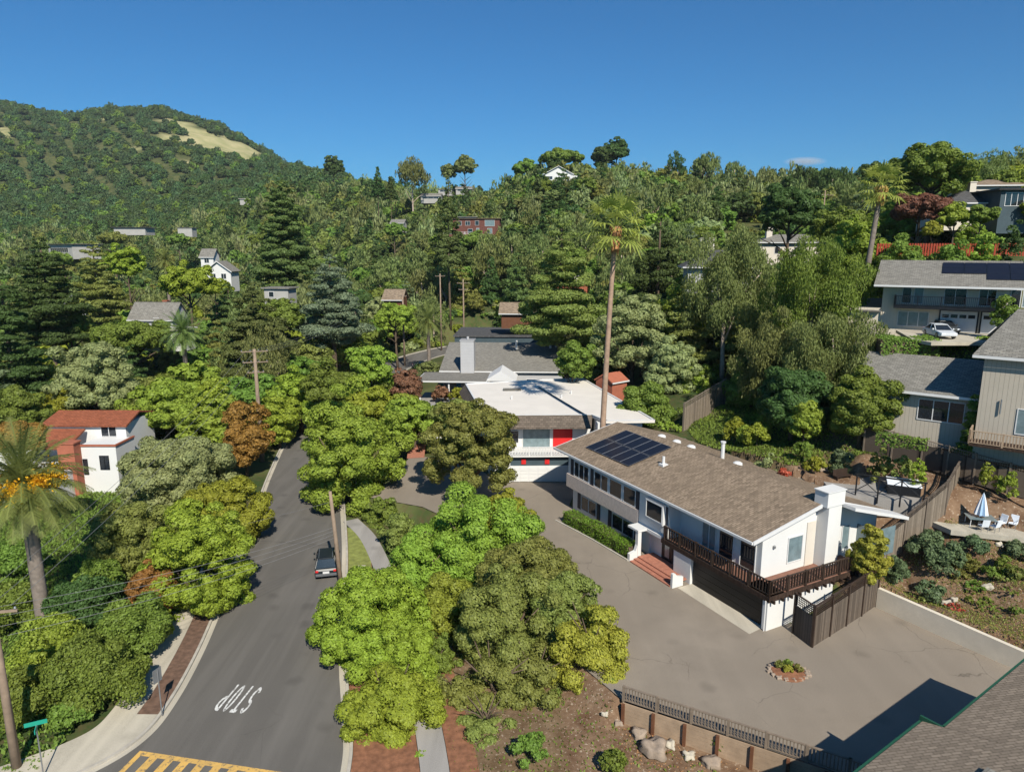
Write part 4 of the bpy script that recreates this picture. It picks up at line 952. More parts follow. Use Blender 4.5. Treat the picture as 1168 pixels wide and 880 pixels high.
# ------------------------------------------------------------------ other houses
def frame(pA, pB):       # local frame with x along A->B (front wall), y to the back
    d = Vector((pB.x-pA.x, pB.y-pA.y)); return math.atan2(d.y, d.x), d.length
def box_house(name, pA, ang, W, Dp, Hh, zb, label, roof='gable', rh=1.5, ov=.5, wall='white', rmat='shingle_gray', wins=(), axis='x', cat='house', chimney=None, doors=(), extra=None, base=2.0):
    """wins: (face, offset, z, w, h, cols, glass); faces f(ront) l(eft) r(ight)"""
    root = empty(name, (pA.x, pA.y, zb), ang, label, cat)
    b = MB(); b.box((0,0,-base), (W,Dp,Hh))
    if roof == 'gable':
        if axis == 'x': b.prism([(0,0,Hh),(0,Dp,Hh),(0,Dp/2,Hh+rh-.12)], (W,0,0))
        else: b.prism([(0,0,Hh),(W,0,Hh),(W/2,0,Hh+rh-.12)], (0,Dp,0))
    b.build('wall', M[wall], root)
    if roof == 'gable':
        k = rh/((Dp if axis == 'x' else W)/2); e = Hh-ov*k+.05
        if axis == 'x': pl = [[(-ov,-ov,e),(W+ov,-ov,e),(W+ov,Dp/2,Hh+rh+.05),(-ov,Dp/2,Hh+rh+.05)], [(-ov,Dp+ov,e),(-ov,Dp/2,Hh+rh+.05),(W+ov,Dp/2,Hh+rh+.05),(W+ov,Dp+ov,e)]]
        else: pl = [[(-ov,-ov,e),(-ov,Dp+ov,e),(W/2,Dp+ov,Hh+rh+.05),(W/2,-ov,Hh+rh+.05)], [(W+ov,-ov,e),(W/2,-ov,Hh+rh+.05),(W/2,Dp+ov,Hh+rh+.05),(W+ov,Dp+ov,e)]]
        slab_roof(root, pl, .16, rmat)
        f = MB()
        if axis == 'x': f.box((-ov,-ov-.09,e-.2),(W+ov,-ov-.005,e-.02)); 
        else: f.prism([(-ov,-ov-.03,e),(W/2,-ov-.03,Hh+rh+.05),(W/2,-ov-.03,Hh+rh-.2),(-ov,-ov-.03,e-.24)],(0,-.06,0)); f.prism([(W+ov,-ov-.03,e),(W/2,-ov-.03,Hh+rh+.05),(W/2,-ov-.03,Hh+rh-.2),(W+ov,-ov-.03,e-.24)],(0,-.06,0))
        f.build('fascia', M['whitetrim'], root)
    elif roof == 'hip':
        a = (-ov,-ov); i = min(Dp/2, W/2); k = rh/i; z0 = Hh-.02; x0, x1, y0, y1 = -ov, W+ov, -ov, Dp+ov; ii = i+ov*0; zt = Hh+rh
        if W >= Dp: r0, r1 = (i, Dp/2, zt), (W-i, Dp/2, zt); fs = [[(x0,y0,z0),(x1,y0,z0),r1,r0],[(x0,y1,z0),r0,r1,(x1,y1,z0)],[(x0,y0,z0),r0,(x0,y1,z0)],[(x1,y0,z0),(x1,y1,z0),r1]]
        else: r0, r1 = (W/2, i, zt), (W/2, Dp-i, zt); fs = [[(x0,y0,z0),(x0,y1,z0),r1,r0],[(x1,y0,z0),r0,r1,(x1,y1,z0)],[(x0,y0,z0),(x1,y0,z0),r0],[(x0,y1,z0),r1,(x1,y1,z0)]]
        m_ = MB()
        for q in fs: m_.poly(q)
        m_.poly([(x0,y0,z0),(x1,y0,z0),(x1,y1,z0),(x0,y1,z0)]); m_.build('roof', M[rmat], root)
        f = MB(); f.box((x0,y0,z0-.18),(x1,y0+.1,z0-.004)); f.box((x0,y0+.1,z0-.18),(x0+.1,y1,z0-.004)); f.box((x1-.1,y0+.1,z0-.18),(x1,y1,z0-.004)); f.build('fascia', M['whitetrim'], root)
    elif roof == 'flat':
        m_ = MB(); m_.box((-ov,-ov,Hh),(W+ov,Dp+ov,Hh+.25)); m_.build('roof', M[rmat], root)
    for wd_ in wins:
        fc, off, z0, ww, hh, cc = wd_[:6]; gm = wd_[6] if len(wd_) > 6 else 'glass'
        if fc == 'f': window(root, (off,0,z0), X_, (0,-1,0), ww, hh, cc, gm=gm)
        elif fc == 'l': window(root, (0,off+ww,z0), -Y_, (-1,0,0), ww, hh, cc, gm=gm)
        elif fc == 'r': window(root, (W,off,z0), Y_, (1,0,0), ww, hh, cc, gm=gm)
    if chimney:
        cx, cy, cw, chh, cm = chimney; c = MB(); c.box((cx,cy,0),(cx+cw,cy+cw,chh)); c.box((cx-.08,cy-.08,chh+.002),(cx+cw+.08,cy+cw+.08,chh+.14)); c.build('chimney', M[cm], root)
    if extra: extra(root)
    return root

# white flat roofed house next door
wh = empty('house', (-3.0, 75.6, 0), R(1.5), 'white house with a large flat white roof and red door beside the fan palm', 'house')
b = MB(); b.ext([(.4,.6),(12.0,.6),(12.2,20),(-1.5,18.2)], -.3, 6.6); b.ext([(12.4,-2),(17.4,-1.6),(13.2,21),(12.3,20)], -.3, 6.6); b.build('wall', M['white'], wh)
b = MB(); ro = [(-.2,.2),(12.0,.2),(13.2,-2.6),(18.6,-2.4),(13.8,23.0),(-3.0,18.9)]; b.ext(ro, 6.75, 7.0); rw = b.build('roof', M['roofwhite'], wh)
b = MB()
ri = [(-.25,.15),(12.03,.15)]; 
b.prism([(-.2,.2,7.05),(-.2,.2,6.76),(-.45,-.95,5.75),(-.45,-1.05,5.75),(-.45,-1.05,5.9),(-.3,.1,7.05)], (12.3,0,0)); b.prism([(-.2,.2,7.0),(-.9,.0,5.8),(-3.9,19,5.8),(-3.0,18.9,7.0)], (.1,.1,0)); b.build('mansard', M['mansard'], wh)
b = MB()
for p, q in zip(ro, ro[1:]+ro[:1]):
    p, q = Vector(p), Vector(q); u = (q-p).normalized(); n_ = Vector((-u.y, u.x)); b.obox((*(p-n_*.02), 7.004), (*(q-p), 0), (*(n_*.22), 0), (0,0,.1))
b.build('parapet', M['whitetrim'], wh)
b = MB(); b.box((2.2,14,7.03),(4.6,15.0,7.2)); b.build('skylight', M['shingle_gray'], wh)
b = MB(); b.obox((6.9,16.2,7.01),(4.1,-15.6,0),(.3,.08,0),(0,0,.05)); b.build('roof_seam', M['shingle_gray'], wh)
for q in ((3.2,9),(9.5,9.5),(11,12)):
    b = MB(); b.tube([(q[0],q[1],7),(q[0],q[1],7.45)], .1); b.build('vent_pipe', M['whitetrim'], wh)
window(wh, (1.2,.6,3.7), X_, (0,-1,0), 2.6, 1.5, 2); window(wh, (4.2,.6,3.15), X_, (0,-1,0), 3.2, 2.3, 1, gm='glasslite')
b = MB(); b.box((7.7,.52,3.1),(9.9,.6,5.4)); b.build('front_door', M['red'], wh)
b = MB(); b.box((2.4,-2.1,-.2),(9.6,.59,1.8)); b.build('wall', M['white'], wh)
b = MB(); b.box((2.6,-1.9,1.805),(9.4,.58,2.955)); b.build('recess_shade_block', M['darkteal'], wh)  # solid dark block, its colour stands in for the shade under the balcony
for xx in (2.5, 9.3):
    b = MB(); b.box((xx,-2.2,-.1),(xx+.25,-2.1-.005,2.95)); b.build('post', M['whitetrim'], wh)
b = MB(); b.box((2.3,-2.5,2.96),(9.8,.58,3.1)); b.build('balcony', M['white'], wh)
railing(wh, [(2.4,.5,3.1),(2.4,-2.4,3.1),(9.7,-2.4,3.1)], 1.0, .30, 'whitetrim', .14, .10, name='balcony_railing')
b = MB(); b.box((2.8,-2.2,0.05),(9.1,-2.105,1.75)); gdr = b.build('garage_door', M['whitetrim'], wh)
b = MB()
for i in range(6):
    for j in range(4): b.box((2.85+i*1.0,-2.24,.1+j*.41),(3.72+i*1.0,-2.205,.44+j*.41))
b.build('door_panel', M['white'], gdr)
for xx in (4.0, 6.6):
    b = MB(); b.box((xx,-2.0,2.0),(xx+.5,-1.905,2.6)); b.build('sconce', M['red'], wh)
b = MB(); b.box((-2.9,17.0,2.7),(-.9,17.1,6.6)); b.build('blue_door', M['blue'], wh)

# long gray house behind it
def gray_extra(r_):
    b = MB(); b.box((3.2,-1.2,0),(5.4,1.2,10.6)); b.box((3.1,-1.3,10.602),(5.5,1.3,10.75)); b.tube([(4.3,0,10.7),(4.3,0,11.2)], .2); b.build('chimney', M['graylap'], r_)
    b = MB(); b.box((-3.0,-8,5.0),(8.2,-.55,5.2)); b.build('porch_ceiling', M['whitetrim'], r_); b = MB(); b.box((-2.8,-7.8,5.2),(8.0,-.55,5.3)); b.build('porch_roof', M['shingle_gray'], r_)
    for x in (-2.6, 2.0, 7.6):
        b = MB(); b.box((x,-7.6,1.8),(x+.22,-7.38,5.0)); b.build('porch_post', M['whitetrim'], r_)
    b = MB(); b.box((-3,-8,1.5),(8.2,-.2,1.8)); b.build('terrace', M['path'], r_)
    b = MB(); b.box((2.4,-1.05,1.8),(5.2,-1.0,4.6)); b.build('blue_panel', M['blue'], r_)
    b = MB(); b.prism([(7.6,-6.5,5.0),(12.6,-6.5,5.0),(10.1,-6.5,6.6)], (0,6,0)); b.build('dormer', M['whitetrim'], r_)
    for x in (8.2, 12.0):
        b = MB(); b.box((x,-6.4,1.8),(x+.2,-6.2,5.0)); b.build('porch_post', M['whitetrim'], r_)
    for x, y in ((12,8),(18,9.5),(19,10)):
        b = MB(); b.tube([(x,y,8),(x,y,9.6)], .2); b.build('vent_pipe', M['whitetrim'], r_)
box_house('house', Vector((-11.6,114,0)), R(-3), 20, 24, 5.6, 0, 'long gray house with a gray shingle roof, white chimney and columned porch', 'gable', 3.0, .5, 'graylap', 'shingle_gray', [('f',14,2.6,1.8,1.6,1),('f',16.6,2.6,1.8,1.6,1)], extra=gray_extra)
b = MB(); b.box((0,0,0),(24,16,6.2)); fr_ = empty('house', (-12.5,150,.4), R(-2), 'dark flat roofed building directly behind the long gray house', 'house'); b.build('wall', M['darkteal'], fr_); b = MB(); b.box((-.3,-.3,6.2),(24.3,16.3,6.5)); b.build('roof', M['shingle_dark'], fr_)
b = MB(); b.box((0,0,0),(5.8,6,3.3)); pr = empty('porch', (-12.9,90.5,-.2), R(-4), 'low porch with a flat gray roof at the top of the brick path', 'porch'); 
b = MB(); b.box((0,0,3.6),(6.2,6.5,3.95)); b.build('roof', M['path'], pr)
for x, y in ((.1,.1),(2.5,.1),(5.9,.1),(.1,6.2)):
    b = MB(); b.box((x,y,0),(x+.2,y+.2,3.6)); b.build('post', M['whitetrim'], pr)
b = MB(); b.box((.5,3.5,-.5),(6.2,6.4,3.6)); b.build('wall', M['white'], pr)
railing(pr, [(0,.1,3.95),(6.2,.1,3.95)], 1.0, .3, 'whitetrim', .14, .08)
st = empty('stairs', (-12.6,88.6,0), R(-5), 'white sided stairs leading up from the brick path', 'stairs')
for i in range(6):
    b = MB(); b.box((0,i*.35,0),(1.5,i*.35+.34,.17*(i+1))); b.build('step', M['concrete'], st)
b = MB(); b.prism([(-.12,0,0),(-.12,2.1,0),(-.12,2.1,2.0),(-.12,0,1.0)], (.1,0,0)); b.build('side_wall', M['whitetrim'], st)

# red tiled house on the left
rt = empty('house', (0,0,0), 0, 'white stucco house with red clay tile roofs and a terracotta chimney wall at the left', 'house')
A_ = at(141, 590, 77); rt.location = (A_.x, 77, -2.2)
b = MB(); b.box((-4.4,0,-1),(0,4,5.3)); b.build('wall', M['white'], rt)
b = MB(); b.box((-10.5,4.0,-1),(-.9,10.5,6.9)); b.build('wall', M['white'], rt)
b = MB(); b.box((-11.5,-6.5,-1),(-4.45,3.9,2.9)); b.build('wall', M['white'], rt)
b = MB(); b.box((-19,1,-1),(-10.6,9,5.2)); b.build('wall', M['white'], rt)
slab_roof(rt, [[(-11,3.5,6.85),(-.5,3.5,6.85),(-.7,7.2,7.9),(-10.8,7.2,7.9)], [(-10.8,7.2,7.9),(-.7,7.2,7.9),(-.5,11,6.9),(-11,11,6.9)]], .2, 'tile')
slab_roof(rt, [[(-10.2,-.6,5.2),(-5.4,-.6,5.2),(-5.4,3.45,6.5),(-10.2,3.45,6.5)]], .18, 'tile'); slab_roof(rt, [[(-19.4,.6,5.1),(-10.8,.6,5.1),(-10.8,5,6.6),(-19.4,5,6.6)]], .18, 'tile')
b = MB(); b.box((-4.45,-.12,5.3),(.1,.12,5.5)); b.box((-.12,.12,5.3),(.1,4,5.5)); b.build('coping', M['terracotta'], rt)
b = MB(); b.box((-5.9,-1.3,-1),(-4.0,-.02,5.9)); b.box((-6,-1.4,5.9),(-3.9,.1,6.05)); b.build('chimney', M['terracotta'], rt)
window(rt, (-3.9,4,5.35), X_, (0,-1,0), 1.9, 1.35, 2, fm='whitetrim'); window(rt, (-2.0,0,2.5), X_, (0,-1,0), 1.1, 1.7, 2, fm='black'); window(rt, (-3.95,0,1.9), X_, (0,-1,0), .55, 1.9, 1, fm='black')
window(rt, (-7.2,-6.5,.6), X_, (0,-1,0), 1.2, 1.6, 1, fm='black'); window(rt, (-10.2,-6.5,.6), X_, (0,-1,0), 1.2, 1.6, 1, fm='black')
b = MB(); b.box((-5.2,-6.62,-.5),(-4.4,-6.5,3.1)); b.build('corner_pier', M['terracotta'], rt)

# gray sided house, right
ghA = at(1000, 470, 61.5); gB = at(1108, 487, 57.0); ga, gl = frame(ghA, gB)
gh = empty('house', (ghA.x, ghA.y, 10.4), ga, 'gray vertical sided house with dark shingle roofs at the right edge', 'house')
b = MB(); b.box((-1.5,0,-2),(gl+.4,9,3.0)); b.box((gl+.4,-1.8,-2),(gl+12,10,7.0)); b.build('wall', M['graysiding'], gh)
slab_roof(gh, [[(-2.1,-.7,2.85),(gl+.38,-.7,2.85),(gl+.38,5.0,5.3),(-2.1,5.0,5.3)], [(-2.1,5.0,5.3),(gl+.38,5.0,5.3),(gl+.38,9.6,3.0),(-2.1,9.6,3.0)]], .16, 'shingle_gray')
slab_roof(gh, [[(gl-.4,-2.4,6.7),(gl+12.5,-2.4,6.7),(gl+12.5,4.6,10.0),(gl+1.9,4.6,10.0)], [(gl+1.9,4.6,10.0),(gl+12.5,4.6,10.0),(gl+12.5,10.5,7.0),(gl-.4,10.5,7.0)]], .16, 'shingle_gray')
b = MB(); b.box((-2.1,-.8,2.6),(gl+.35,-.71,2.82)); b.box((gl-.4,-2.5,6.45),(gl+12.5,-2.41,6.67)); b.build('fascia', M['whitetrim'], gh)
window(gh, (gl-4.1,0,.3), X_, (0,-1,0), 3.5, 1.9, 3); window(gh, (gl+3.0,-1.8,.5), X_, (0,-1,0), 3.6, 2.1, 2, gm='glasslite')
b = MB(); b.box((gl+.2,-4.0,-.45),(gl+9,-1.85,-.3)); b.build('deck', M['deckwood'], gh)
railing(gh, [(gl+.2,-1.9,-.3),(gl+.2,-3.9,-.3),(gl+9,-3.9,-.3)], 1.1, .2, 'boards', .12, .07, name='deck_railing')
hh_ = MB(); hh_.tube([(gl+1.9,-1.95,2.0),(gl+1.9,-1.95,3.2)], .06); hh_.build('downpipe', M['metal'], gh)
p_ = wuv(0,0)
cyv = Matrix.Rotation(ga, 4, 'Z') @ Vector((gl+.1, -.9, 0)); CYP = (ghA.x+cyv.x, ghA.y+cyv.y)
r_ = empty('cypress_shrub', (CYP[0], CYP[1], 8.6), 0, 'slim upright cypress at the corner of the gray sided house', 'shrub'); link('foliage', crown('cone', 1.3, 5.0, .12, L['green']), r_).location = (0,0,2.6); MB().tube([(0,0,-.3),(0,0,1)], .07).build('stem', M['bark'], r_)

# upper house with balcony and two garages
uA = at(1003, 374, 75); uB = at(1150, 385, 69); ua, ul = frame(uA, uB); ZU = 17.0
def up_extra(r_):
    pass
up_ = empty('house', (uA.x, uA.y, ZU), ua, 'cream two storey house with a long dark balcony, two garage doors and solar panels', 'house')
b = MB(); b.box((0,0,-3),(ul,9,5.1)); b.prism([(ul,0,5.1),(ul,9,5.1),(ul,4.5,6.9)], (-.4,0,0)); b.build('wall', M['creamsiding'], up_)
slab_roof(up_, [[(-.8,-1.9,4.75),(ul+.7,-1.9,4.75),(ul+.7,4.5,7.2),(-.8,4.5,7.2)], [(-.8,4.5,7.2),(ul+.7,4.5,7.2),(ul+.7,9.8,5.2),(-.8,9.8,5.2)]], .16, 'shingle_gray')
b = MB(); b.box((-.8,-2.0,4.55),(ul+.7,-1.91,4.74)); b.build('fascia', M['whitetrim'], up_)
b = MB(); b.box((1.2,-1.7,2.35),(ul+.2,-.01,2.6)); b.build('balcony', M['black'], up_)
railing(up_, [(1.25,-.1,2.6),(1.25,-1.65,2.6),(ul+.15,-1.65,2.6),(ul+.15,-.1,2.6)], 1.05, .16, 'black', .1, .035, name='balcony_railing')
for x, w_, gm in ((1.8,.9,'glass'),(2.9,.9,'glasslite'),(5.6,2.0,'glass'),(8.6,1.5,'glass'),(11.2,.9,'glass'),(12.2,1.0,'glasslite')): window(up_, (x,0,2.75), X_, (0,-1,0), w_, 1.75, 1 if w_ < 1.2 else 2, gm=gm)
window(up_, (1.6,0,.35), X_, (0,-1,0), 2.9, 1.6, 3, gm='glasslite'); window(up_, (ul,2.0,2.9), Y_, (1,0,0), .9, 1.6, 1)
for x in (5.5, 9.1):
    g1 = MB(); g1.box((x,-.06,.02),(x+3.2,-.004,2.15)); gd_ = g1.build('garage_door', M['whitetrim'], up_)
    g2 = MB()
    for i in range(4): g2.box((x+.15+i*.76,-.085,1.45),(x+.75+i*.76,-.062,1.8))
    g2.build('pane', M['glass'], gd_)
    g3 = MB(); g3.box((x-.14,-.09,0),(x-.005,-.003,2.35)); g3.box((x+3.205,-.09,0),(x+3.34,-.003,2.35)); g3.box((x-.005,-.09,2.16),(x+3.205,-.003,2.35)); g3.build('door_trim', M['black'], up_)
k = (7.2-4.75)/6.4
for i in range(4):
    for j in range(3 if i > 1 else 2):
        yy = 3.7-j*1.35; zz = 4.75+(yy+1.9)*k+.06; pb = MB(); pb.obox((5.2+i*1.95, yy, zz), (1.9,0,0), (0,-1.3,-1.3*k), (0,.02,.05)); pb.build('solar_panel', M['solar'], up_)
hb2 = MB(); hb2.box((-4,-.5,-2),(0,5,2.2)); hb2.build('side_wing', M['creamsiding'], up_); slab_roof(up_, [[(-4.6,-1,1.9),(-.02,-1,1.9),(-.02,5.2,2.9),(-4.6,5.2,2.9)]], .12, 'shingle_gray', 'side_roof')
strip('upper_driveway', [Vector((at(1030,385,72).x,73.5)), Vector((at(1040,388,66).x,66)), Vector((at(1060,385,64).x,63.6))], [Vector((uA.x+ul*1.05,uA.y-5)), Vector((at(1140,385,66).x,66)), Vector((at(1130,390,64).x,63.6))], ZU-.03, 'concrete', thick=.3)

# hilltop houses, top right
hA = at(1078, 247, 106); box_house('house', hA, R(-6), 11, 9, 2.0, hA.z, 'low cream house with a dark roof and chimney on the skyline right of the oak', 'hip', 2.0, .5, 'cream', 'shingle_dark', [('f',6,.6,2,1.3,2)], chimney=(5,4,.9,5.2,'cream'))
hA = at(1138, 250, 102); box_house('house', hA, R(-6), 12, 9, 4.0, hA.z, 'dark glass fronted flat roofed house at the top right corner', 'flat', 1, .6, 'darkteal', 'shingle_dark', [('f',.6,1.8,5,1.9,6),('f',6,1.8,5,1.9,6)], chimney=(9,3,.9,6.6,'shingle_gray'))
hA = at(1108, 227, 118); box_house('house', hA, R(-6), 9, 8, 2.2, hA.z, 'brown roofed house peeking above the dark skyline roof', 'hip', 1.2, .5, 'cream', 'shingle_brown')
hA = at(866, 298, 150); box_house('house', hA, R(-4), 15, 9, 4.0, hA.z, 'long tan house with a low gray hip roof on the right slope', 'hip', 1.7, .8, 'cream', 'shingle_gray', [('f',7,1.6,1.2,1.4,1,'glass'),('f',3,1.6,1.2,1.4,1,'glass')], chimney=(2,3,1.2,7,'cream'))
hA = at(784, 320, 112); box_house('house', hA, R(-8), 9.5, 7, 2.2, hA.z, 'house with a dark hip roof and broad pale chimney behind the eucalyptus', 'hip', 2.6, .9, 'graylap', 'shingle_dark', [('f',8,.6,3,1.6,2)], chimney=(2.2,3.5,2.2,6.6,'cream'))  # gray wall colour takes in the dark shade below the roof
# lower right roof, close to the camera
nr = empty('house', (27.0, 32.6, 0), math.atan2(-5.1, -7.3), 'near building with taupe shingle roof and green gutter in the lower right corner', 'house')
# local x runs along the eave towards the camera, local y to the right (away from the court)
b = MB(); b.box((.6,.6,-.1),(26,15.4,4.4)); b.build('wall', M['graysiding'], nr)
slab_roof(nr, [[(0,0,4.75),(9.6,0,4.75),(9.6,8,6.9),(0,8,6.9)], [(9.62,-.9,4.5),(30,-.9,4.5),(30,8,6.9),(9.62,8,6.9)], [(0,8,6.9),(30,8,6.9),(30,16,4.75),(0,16,4.75)]], .16, 'shingle_taupe')
b = MB(); b.box((-.05,-.13,4.55),(9.5,-.005,4.72)); b.box((9.5,-1.05,4.3),(30,-.91,4.46)); b.box((9.5,-1.04,4.3),(9.6,-.1,4.7)); b.build('gutter', M['gutter'], nr)
b = MB(); b.box((12,2.5,5.3),(13.2,3.2,5.62)); b.build('roof_vent', M['shingle_gray'], nr)

# left background houses
hA = at(149, 376, 140); box_house('house', hA, R(-4), 9.0, 6, 2.4, hA.z, 'gray roofed cottage with a white dormer below the distant yellow trees', 'gable', 3.0, .4, 'graylap', 'shingle_gray', [('f',5,1.2,1.2,1.3,1),('f',7.5,.6,1.2,1.2,1)], chimney=(5.5,3,.9,5.6,'terracotta'))
hA = at(160, 388, 130); box_house('house', hA, R(-4), 8.5, 4, 1.9, hA.z, 'low white flat roofed pavilion in front of the gray cottage', 'flat', 1, .5, 'white', 'roofwhite', [('f',.6,.2,5,1.3,5)])
hA = at(73, 352, 185); box_house('house', hA, R(20), 9, 7, 2.0, hA.z, 'small gray gabled house left of the gray cottage', 'gable', 3.0, .5, 'graylap', 'shingle_gray', axis='y')
hA = at(236, 324, 185); box_house('house', hA, R(-2), 6.6, 5, 3.6, hA.z, 'white gabled house with dormer among light green trees', 'gable', 2.4, .5, 'white', 'shingle_gray', [('f',1.2,1.4,1.4,1.4,2),('f',4.0,1.4,1.4,1.4,2)], axis='y')
hA = at(230, 308, 200); box_house('house', hA, R(-2), 3.6, 4, 4.0, hA.z, 'tall narrow white house directly left of the white gabled one', 'gable', 2, .4, 'white', 'shingle_gray', [('f',1.0,2.0,1.4,1.4,2)])
hA = at(56, 290, 330); box_house('house', hA, R(-35), 24, 12, 4.5, hA.z, 'long flat gray and white building far left in the valley', 'flat', 1, 1, 'farwhite', 'shingle_gray', [('f',2,1,18,2,9)])
hA = at(130, 264, 400); box_house('house', hA, R(-2), 18, 10, 2.2, hA.z, 'far low building with a pinkish white front and dark roof', 'flat', 1, 1, 'farwhite', 'shingle_gray')
hA = at(203, 266, 400); box_house('house', hA, R(0), 8, 6, 3, hA.z, 'far small white building at the valley edge', 'flat', 1, .5, 'farwhite', 'shingle_gray')
hA = at(274, 235, 620); box_house('house', hA, R(0), 22, 12, 6, hA.z, 'far pale buildings at the foot of the forested mountain', 'flat', 1, 1, 'farwhite', 'roofwhite')
hA = at(302, 343, 150); box_house('house', hA, R(-8), 5.4, 4, 2.6, hA.z, 'cream house with a flat gray roof left of the blue green cedar', 'flat', 1, .5, 'farwhite', 'shingle_gray', [('f',1,.8,1.2,1.2,1)])
hA = at(438, 350, 165); box_house('house', hA, R(-5), 4.2, 6, 2, hA.z, 'brown shingled house right of the blue green cedar', 'gable', 2.0, .5, 'postbrown', 'shingle_brown')
hA = at(572, 364, 150); box_house('house', hA, R(-4), 7, 6, 1.6, hA.z, 'brown roofed cottage above the long gray house', 'gable', 1.8, .6, 'postbrown', 'shingle_brown', axis='x')
hA = at(636, 352, 132); box_house('house', hA, R(-8), 5, 6, 3, hA.z, 'narrow red roofed cottage half hidden beside the layered pine', 'gable', 1.8, .5, 'terracotta', 'tile', chimney=(3,2,.8,6,'cream'))
hA = at(698, 452, 92); box_house('house', hA, R(40), 3.0, 3, 2.0, hA.z, 'small terracotta outbuilding behind the white flat roof', 'gable', .9, .2, 'terracotta', 'terracotta')
# red brown hillside house
hA = at(517, 268, 290); rb = box_house('house', hA, R(-3), 19, 9, 6.4, hA.z, 'red brown two storey house with many windows on the centre hillside', 'flat', 1, .6, 'redbrown', 'shingle_brown', [('f',1.5,3.8,2,1.7,2),('f',5,3.8,2,1.7,2),('f',9,3.8,1.6,1.9,1),('f',13,3.5,4,2.4,1,'glasslite'),('f',6,.5,2,2,1),('f',9.5,.4,1.2,2.4,1,'glasslite'),('f',14,.5,2,2.2,1,'glasslite')])
b = MB(); b.box((-4,-3,-1),(12,0,.2)); b.build('terrace', M['redbrown'], rb); railing(rb, [(-4,-2.9,.2),(12,-2.9,.2)], 1.0, .5, 'whitetrim', .15, .08)
# hilltop house
hA = at(619, 207, 365); ht = box_house('house', hA, R(2), 16, 11, 3.4, hA.z, 'pale blue white hilltop house with a gray gabled roof on the skyline', 'gable', 4.2, .8, 'white', 'shingle_gray', [('f',2,1,3,1.6,2),('f',10,1,3,1.6,2)], axis='y')
b = MB(); b.box((13,-4,.2),(22,-.1,2.6)); b.build('side_wing', M['white'], ht)
for i, (px, py, D, w_, lab) in enumerate(((480,222,430,12,'small pale ridge house with dark windows left of the paired skyline trees'),(500,214,520,10,'white ridge house under the skyline trees'),(520,213,520,13,'longer white ridge house right of the skyline trees'),(541,221,470,9,'gray roofed ridge house above the red brown house'),(446,254,330,6,'tan cottage above the yellow green tree'),(523,248,320,8,'small white roofed cottage left of the red brown house'),(655,258,250,8,'white walled cottage behind the layered pine'),(865,262,260,7,'pale cottage among trees on the right hill'))):
    hA = at(px, py+6, D); box_house('house', hA, R(-5), w_, 6, 2.4, hA.z, lab, 'flat' if i % 2 else 'gable', 1.6, .5, 'farwhite', 'shingle_gray', [('f',1.2,.7,w_-2.4,1.2,3)])
# ------------------------------------------------------------------ fences and walls
def panel_fence(name, pts, h, label, mat='fencewood', post='fencewood', lattice=0, step=2.4, cap=True, th=.05):
    """pts = [(x,y,z)]; vertical boards between posts, optional lattice above"""
    root = empty(name, pts[0], 0, label, 'fence'); o0 = Vector(pts[0]); fb, lt, cp = MB(), MB(), MB(); up = Vector((0,0,1))
    for a, b_ in zip(pts[:-1], pts[1:]):
        a, b_ = Vector(a)-o0, Vector(b_)-o0; d = b_-a; L_ = Vector((d.x, d.y, 0)).length; k = max(1, round(L_/step)); n_ = Vector((-d.y, d.x, 0)).normalized()
        fb.obox(a-n_*th/2-up*.2, d, n_*th, up*(h+.2))
        if lattice:
            m_ = int(L_/.16)
            for i in range(m_):
                p0 = a+d*(i/m_)+up*(h+.04); lt.obox(p0-n_*.012, d.normalized()*.035, n_*.024, up*(lattice-.04))
            for q in range(1, int(lattice/.15)): lt.obox(a+up*(h+q*.15)-n_*.02, d, n_*.04, up*.03)
        cp.obox(a-n_*.07+up*(h+lattice), d, n_*.14, up*.05)
        for i in range(k+1):
            pp = MB(); q = a+d*(i/k); pp.obox(q-n_*.09-d.normalized()*.06-up*.3, d.normalized()*.12, n_*.18, up*(h+lattice+.42)); 
            if i < k or b_ == Vector(pts[-1])-o0: pp.build('post', M[post], root)
    fb.build('boards', M[mat], root); cp.build('rail', M[post], root)
    if lattice: lt.build('lattice', M[post], root)
    return root
panel_fence('wooden_fence', [(19.0,42.7,0),(19.55,41.0,0),(26.4,46.2,0.3)], 2.1, 'low dark wooden fence with lattice top below the deck railing', 'fencewood', 'railwood', .75)
q1 = at(1008,640,50.3); q2 = at(1077,585,52.0); q3 = at(1093,556,55.5)
panel_fence('wooden_fence', [(q1.x-.6,q1.y-.6,q1.z-.2),(q2.x,q2.y,q2.z),(q3.x,q3.y,q3.z)], 2.2, 'tall weathered fence climbing diagonally from the house to the rear fence', 'fencegray', 'fencewood', .45)
r1 = at(985,512,61); r2 = at(1050,530,57.5); r3 = at(1110,548,54.5); r4 = at(1190,572,51)
panel_fence('wooden_fence', [tuple(r1),tuple(r2),tuple(r3),tuple(r4)], 1.85, 'long dark brown fence with gray posts below the gray sided house', 'fencewood', 'graywood', .4)
f1 = at(779,492,75); f2 = at(826,462,82)
panel_fence('wooden_fence', [(f1.x,f1.y,f1.z),(f2.x,f2.y,f2.z)], 2.7, 'tall wooden garden fence ending at the pale eucalyptus trunk', 'fencegray', 'fencegray', .5)
